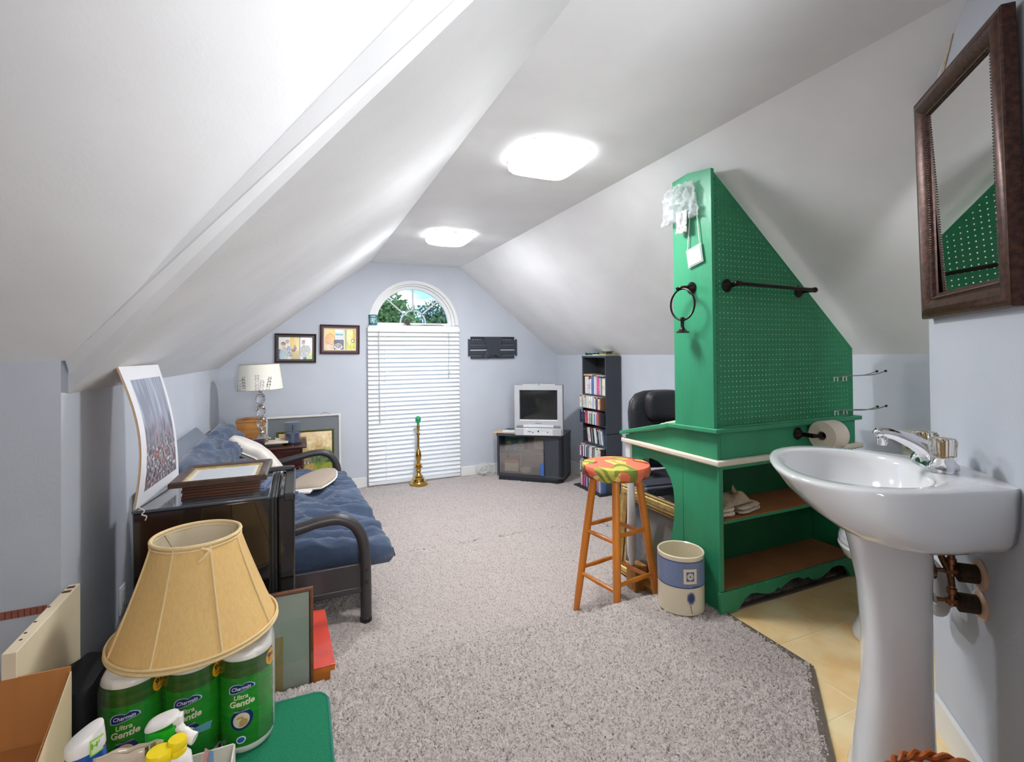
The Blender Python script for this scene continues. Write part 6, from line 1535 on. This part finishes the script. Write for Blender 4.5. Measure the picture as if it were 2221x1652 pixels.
# cardboard box
CB = M('corrugated_card', (188, 128, 70), .85, noise=.06, nscale=4, stretch=(6, 1, .5)); CBE = M('card_edge', (122, 84, 56), .9)
bx = thing('cardboard_box', 'open brown corrugated cardboard box at the left front', 'box', (-.72, 1.42, LZ))
bz = .598; bxr = -.552; byf, byn, bxl = 1.635, 1.18, -1.0
Bx = lambda b, name, mat=CB, **k: b.build(name, mat, bx, world=True, **k)
Bx(B().box(bxl, bxr, byf+.005, byf+.01, LZ, bz+.012), 'far_wall'); Bx(B().box(bxl, bxr, byn, byn+.005, LZ, bz-.03), 'near_wall'); Bx(B().box(bxl, bxl+.005, byn+.005, byf-.005, LZ, bz), 'side_wall')
sw = lambda o, t_: B().prism([(bxr+o, byf+.004, LZ), (bxr+o+.082, byn, LZ), (bxr+o+.082, byn, bz), (bxr+o, byf+.004, bz)], (t_, 0, 0))
Bx(sw(0, .003), 'side_wall', M('card_cream_outside', (226, 206, 166), .8)); Bx(sw(-.003, .003), 'side_wall')
b = B()
n_ = 150
b.tube([(bxr-.0+.082*k/n_+.0009*((-1)**k), byf-.002-(byf-byn-.01)*k/n_, bz+.0005) for k in range(n_)], .0011, 4); Bx(b, 'corrugated_edge', CBE)
Bx(B().box(bxl+.005, bxr-.006, byn+.005, byf-.0, LZ, LZ+.24), 'inner_flap', M('card_inside_dark', (176, 116, 62), .85))
# black bag
bb2 = thing('black_bag', 'black fabric bag slumped between the plank and the toilet paper pack', 'bag', (-.62, 1.86, LZ))
b = B(); rings = []
for j, (z, sx_, sy_) in enumerate(((0, .055, .10), (.02, .065, .12), (.12, .068, .125), (.22, .062, .12), (.28, .05, .11), (.30, .02, .08))):
    rings.append([Vector((-.600+sx_*math.copysign(abs(math.cos(a))**.6, math.cos(a))+.004*nz3(a*2, z*9), 1.86+sy_*math.copysign(abs(math.sin(a))**.6, math.sin(a)), LZ+z+.012*nz3(a*1.5, z*4, 3)*(1 if j > 2 else 0))) for a in (2*math.pi*k/28 for k in range(28))])
b.loft(rings).build('body', M('black_nylon', (22, 22, 26), .7, bump=.3, bscale=30), bb2, world=True, smooth=True)
# carton that holds the bottles
ct = thing('bottle_carton', 'low white carton holding cleaning bottles in front of the paper pack', 'carton', (-.33, 1.36, LZ))
Ct = lambda b, name, mat=M('white_card', (214, 208, 198), .8), **k: b.build(name, mat, ct, world=True, **k)
cx0, cx1, cy0, cy1, czf = -.462, -.16, 1.13, 1.50, .335
Ct(B().box(cx0, cx1, cy0, cy1, LZ, czf), 'base_box'); 
for a in ((cx0, cx0+.004, cy0, cy1), (cx1-.004, cx1, cy0, cy1), (cx0, cx1, cy1-.004, cy1), (cx0, cx1, cy0, cy0+.004)): Ct(B().box(*a, czf, czf+.05), 'rim_wall')
tz = czf+.001
# blue bottle with white cap
def loftxy(levels, n=32, e=2.6, c=(0, 0)):
    R = []
    for z, hx, hy in levels:
        rg = []
        for k in range(n):
            a = 2*math.pi*k/n; c_, s_ = math.cos(a), math.sin(a); r_ = 1/(abs(c_)**e+abs(s_)**e)**(1/e); rg.append(Vector((c[0]+hx*r_*c_, c[1]+hy*r_*s_, z)))
        R.append(rg)
    return B().loft(R)
pb1 = pz(185, 1590, .60)
t = thing('blue_bottle', 'blue plastic bottle with a sloping white flip cap, leftmost of the bottles', 'bottle', (pb1.x, pb1.y, tz), .5)
loftxy([(0, .036, .024), (.006, .040, .027), (.10, .041, .028), (.18, .040, .027), (.232, .033, .024)]).build('body', M('bottle_blue', (24, 84, 168), .15, coat=.5), t, smooth=True)
cp = loftxy([(.230, .034, .026), (.234, .035, .027), (.248, .034, .026), (.264, .031, .023), (.268, .024, .017)])
cp.v = [(x, y, z+(x*.42 if z > .255 else 0)) for x, y, z in cp.v]; cp.build('cap', M('cap_white', (236, 230, 226), .3), t, smooth=True, sharp=50)
B().tube([(.016*math.cos(a)-.004, .011*math.sin(a), .2672+.42*(.016*math.cos(a)-.004)) for a in np.linspace(2.6, 7.2, 16)], .0008, 5).build('cap_groove', M('cap_shadow', (150, 146, 146), .5), t)
LG = M('label_lime', (156, 206, 84), .4)
def capm(x, y): a = -1.15+x/.033; return Vector((.0352*math.cos(a)*1.02, .0272*math.sin(a)*1.02, .240+y))
panel('lime_label', lambda u, v: capm(-.012+.026*u, -.016+.034*v), 10, 12, lambda u, v: (150, 204, 80) if (u < .12 or u > .88 or v < .1 or v > .9) else (214, 236, 170), t)
text('lettering', 'HE', lambda x, y: capm(x, y+.002)*1.004, .017, M('lime_dark', (110, 170, 50), .4), t, solid=.0004)
# green pump bottle
pg_ = pz(352, 1552, .605)
t = thing('green_spray_bottle', 'bright green soap bottle with white pump trigger before the paper pack', 'bottle', (pg_.x, pg_.y, tz), -.1)
loftxy([(0, .028, .022), (.006, .031, .025), (.10, .030, .024), (.16, .026, .022), (.236, .031, .025), (.249, .031, .025)]).build('body', M('bottle_green', (12, 176, 34), .15, coat=.6), t, smooth=True, sharp=50)
cp = loftxy([(.248, .032, .026), (.252, .032, .026), (.257, .029, .023), (.259, .020, .015)]); cp.v = [(x, y, z+(.22*(x+.03) if z > .247 else 0)) for x, y, z in cp.v]; cp.build('cap', M('cap_white'), t, smooth=True, sharp=50)
b = B(); b.box(.022, .040, -.010, .010, .232, .266); b.build('nozzle', M('cap_white'), t, bevel=.003)
b = B().tube(smoothpath([(.032, -.004, .242), (.044, -.008, .228), (.058, -.012, .216), (.068, -.015, .212)]), [.010]*6+[.012]*6+[.013]*6+[.012], 12); b.build('trigger', M('cap_white'), t, smooth=True)
# pouch
t = thing('treat_pouch', 'open cream pouch printed with dark blue words between the bottles', 'pouch', (-.40, 1.42, tz), .05)
p_a, p_b, p_c, p_d = pz(232, 1600, .585), pz(330, 1606, .585), pz(330, 1672, .53), pz(228, 1660, .53)
cP = pz(280, 1625, .57); t.matrix_world = Matrix.Translation((cP.x, cP.y, tz)); FR[t.name] = t.matrix_world.copy()
def pouch(u, v, o=1): 
    th = .020*math.sin(math.pi*u)*(1-.55*v)
    return Vector((-.062+.124*u, -o*th, .235*v+.008*nz3(u*5, 2)*v))
PM = M('pouch_cream', (206, 188, 164), .35, coat=.3)
B().grid(lambda u, v: pouch(u, v), 16, 12).build('front_film', PM, t, smooth=True, sharp=0, solid=.0006); B().grid(lambda u, v: pouch(u, v, -1), 16, 12).build('back_film', PM, t, smooth=True, sharp=0, solid=.0006)
panel('leaf_print', lambda u, v: pouch(.74+.26*u, v)+Vector((0, -.0012, 0)), 10, 40, lambda u, v: (116, 128, 70) if nz3(u*5, v*16, 2) > .05 else ((206, 196, 150) if nz3(u*6, v*20, 8) > -.1 else (70, 84, 44)), t)
text('lettering', 'S & PROTECTS', lambda x, y: pouch(max(0, min(.8, (x+.046)/.124)), (.185+y)/.235)+Vector((0, -.0016, 0)), .0135, M('letter_navy'), t)
text('lettering', 'BUILD-UP', lambda x, y: pouch(max(0, min(.8, (x+.046)/.124)), (.168+y)/.235)+Vector((0, -.0016, 0)), .006, M('letter_navy'), t)
# yellow capped bottles
pa_, pbb = pz(345, 1628, .575), pz(370, 1606, .58)
YC = M('cap_yellow', (246, 216, 22), .3)
t = thing('clear_yellow_cap_bottle', 'clear bottle with a wide yellow cap, nearer and lower of the two yellow caps', 'bottle', (pa_.x, pa_.y, tz))
B().lathe([(0, 0), (.030, 0), (.032, .006), (.032, .17), (.026, .20), (.019, .21), (.019, .222)], 28).build('body', M('bottle_clear', (216, 226, 206), .08, trans=.7, ior=1.3), t, smooth=True)
B().lathe([(.023, .216), (.0245, .218), (.0245, .236), (.022, .240), (0, .240)], 28).build('cap', YC, t, smooth=True)
t = thing('white_yellow_cap_bottle', 'white bottle with a ridged yellow cap behind the clear bottle', 'bottle', (pbb.x+.012, pbb.y, tz))
loftxy([(0, .026, .022), (.006, .030, .025), (.17, .030, .025), (.205, .026, .022), (.215, .018, .016)]).build('body', M('cap_white'), t, smooth=True)
B().lathe([(.0175, .213), (.018, .215), (.018, .225), (.0168, .226), (.018, .228), (.018, .243), (.016, .246), (0, .246)], 28).build('cap', YC, t, smooth=True)
B().box(-.022, .022, -.0262, -.0255, .03, .16).build('label', M('bottle_blue'), t)
# red lid and striped packet, teal strip
pr_ = pz(285, 1656, .54); t = thing('red_lid_jar', 'jar with a red lid at the very bottom edge in front of the pouch', 'jar', (pr_.x+.01, pr_.y-.02, tz))
B().lathe([(0, 0), (.024, 0), (.025, .005), (.025, .15)], 22).build('body', M('bottle_clear'), t, smooth=True); B().lathe([(.027, .148), (.027, .168), (.024, .172), (0, .172)], 22).build('lid', M('lid_red', (206, 70, 70), .35), t, smooth=True)
ps_ = pz(432, 1640, .54); t = thing('striped_packet', 'pointed paper packet with thin red and white stripes and a blue side', 'packet', (ps_.x, ps_.y, tz))
q3 = [(-.03, 0), (.02, 0), (.028, .235), (.015, .19)]
panel('striped_face', lambda u, v: Vector(((-.040+.052*v)+(.040-.030*v)*u, -.004-.012*u, .222*v)), 14, 36, lambda u, v: (196, 60, 56) if (u*7+v*1.5) % 1 < .5 else (236, 222, 214), t)
b = B(); b.add([(.0, -.016, 0), (.034, .006, 0), (.026, .004, .205), (.022, -.0162, .222), (-.040, -.002, 0)], [(0, 1, 2, 3), (4, 3, 2, 1)]); b.build('blue_side', M('packet_blue', (110, 150, 190), .4), t)
pt_ = pz(405, 1592, .56); t = thing('teal_card_strip', 'thin teal card strip sticking out behind the yellow capped bottles', 'card', (pt_.x-.01, pt_.y+.03, tz))
B().prism([(-.035, 0, .190), (.050, .01, .197), (.054, .012, .214), (.012, .006, .207), (-.035, .0, .207)], (0, .0015, 0)).build('strip', M('strip_teal', (70, 128, 140), .6), t)
B().box(-.035, -.02, .0, .0015, 0, .195).build('stem', M('strip_teal'), t)

# outlets, tape, cord
t = thing('wall_outlet', 'white wall outlet with a plugged cord on the left wall behind the lamp shade', 'outlet', (XL, 2.60, .38))
B().box(0, .006, -.035, .035, -.058, .058).build('cover', TRIMW, t, bevel=.002)
for z in (-.024, .024): B().box(.006, .0085, -.016, .016, z-.015, z+.015).build('socket', M('socket_shade', (206, 206, 206), .4), t, bevel=.002)
tag(B().tube(smoothpath([(XL+.012, 2.60, .355), (XL+.03, 2.55, .30), (XL+.04, 2.42, .16), (XL+.05, 2.25, .06), (XL+.05, 2.12, .012)]), .004, 6).build('power_cord', M('cord_dark_grey', (84, 86, 92), .5)), 'dark grey cord drooping from the wall outlet behind the black bag', 'cord')
t = thing('wall_outlet', 'white wall outlet low on the right wall beside the desk leg', 'outlet', (XR, 3.90, .40))
B().box(-.006, 0, -.035, .035, -.058, .058).build('cover', TRIMW, t, bevel=.002)
for z in (-.024, .024): B().box(-.0085, -.006, -.016, .016, z-.015, z+.015).build('socket', M('socket_shade'), t, bevel=.002)
t = thing('orange_ruler', 'orange measuring strip with dark divisions fixed across the left wall', 'measuring strip', (-.95, YS+.02, .66))
zr = lambda x: pY(x, 1337-.16*x, YS+.02)
A0_, A1_ = pY(-60, 1347, YS+.02), pY(102, 1319, YS+.02)
B().prism([A0_+Vector((0, 0, -.012)), A1_+Vector((0, 0, -.012)), A1_+Vector((0, 0, .012)), A0_+Vector((0, 0, .012))], (0, -.004, 0)).build('strip', M('orange_strip', (160, 96, 78), .7, noise=.1, nscale=20), t, world=True)
b = B()
for k in range(12): p_ = A0_.lerp(A1_, k/11.5); b.box(p_.x-.0008, p_.x+.0008, p_.y-.005, p_.y-.0038, p_.z-.011, p_.z+.011)
b.build('division', M('line_dark', (90, 50, 44), .8), t, world=True)
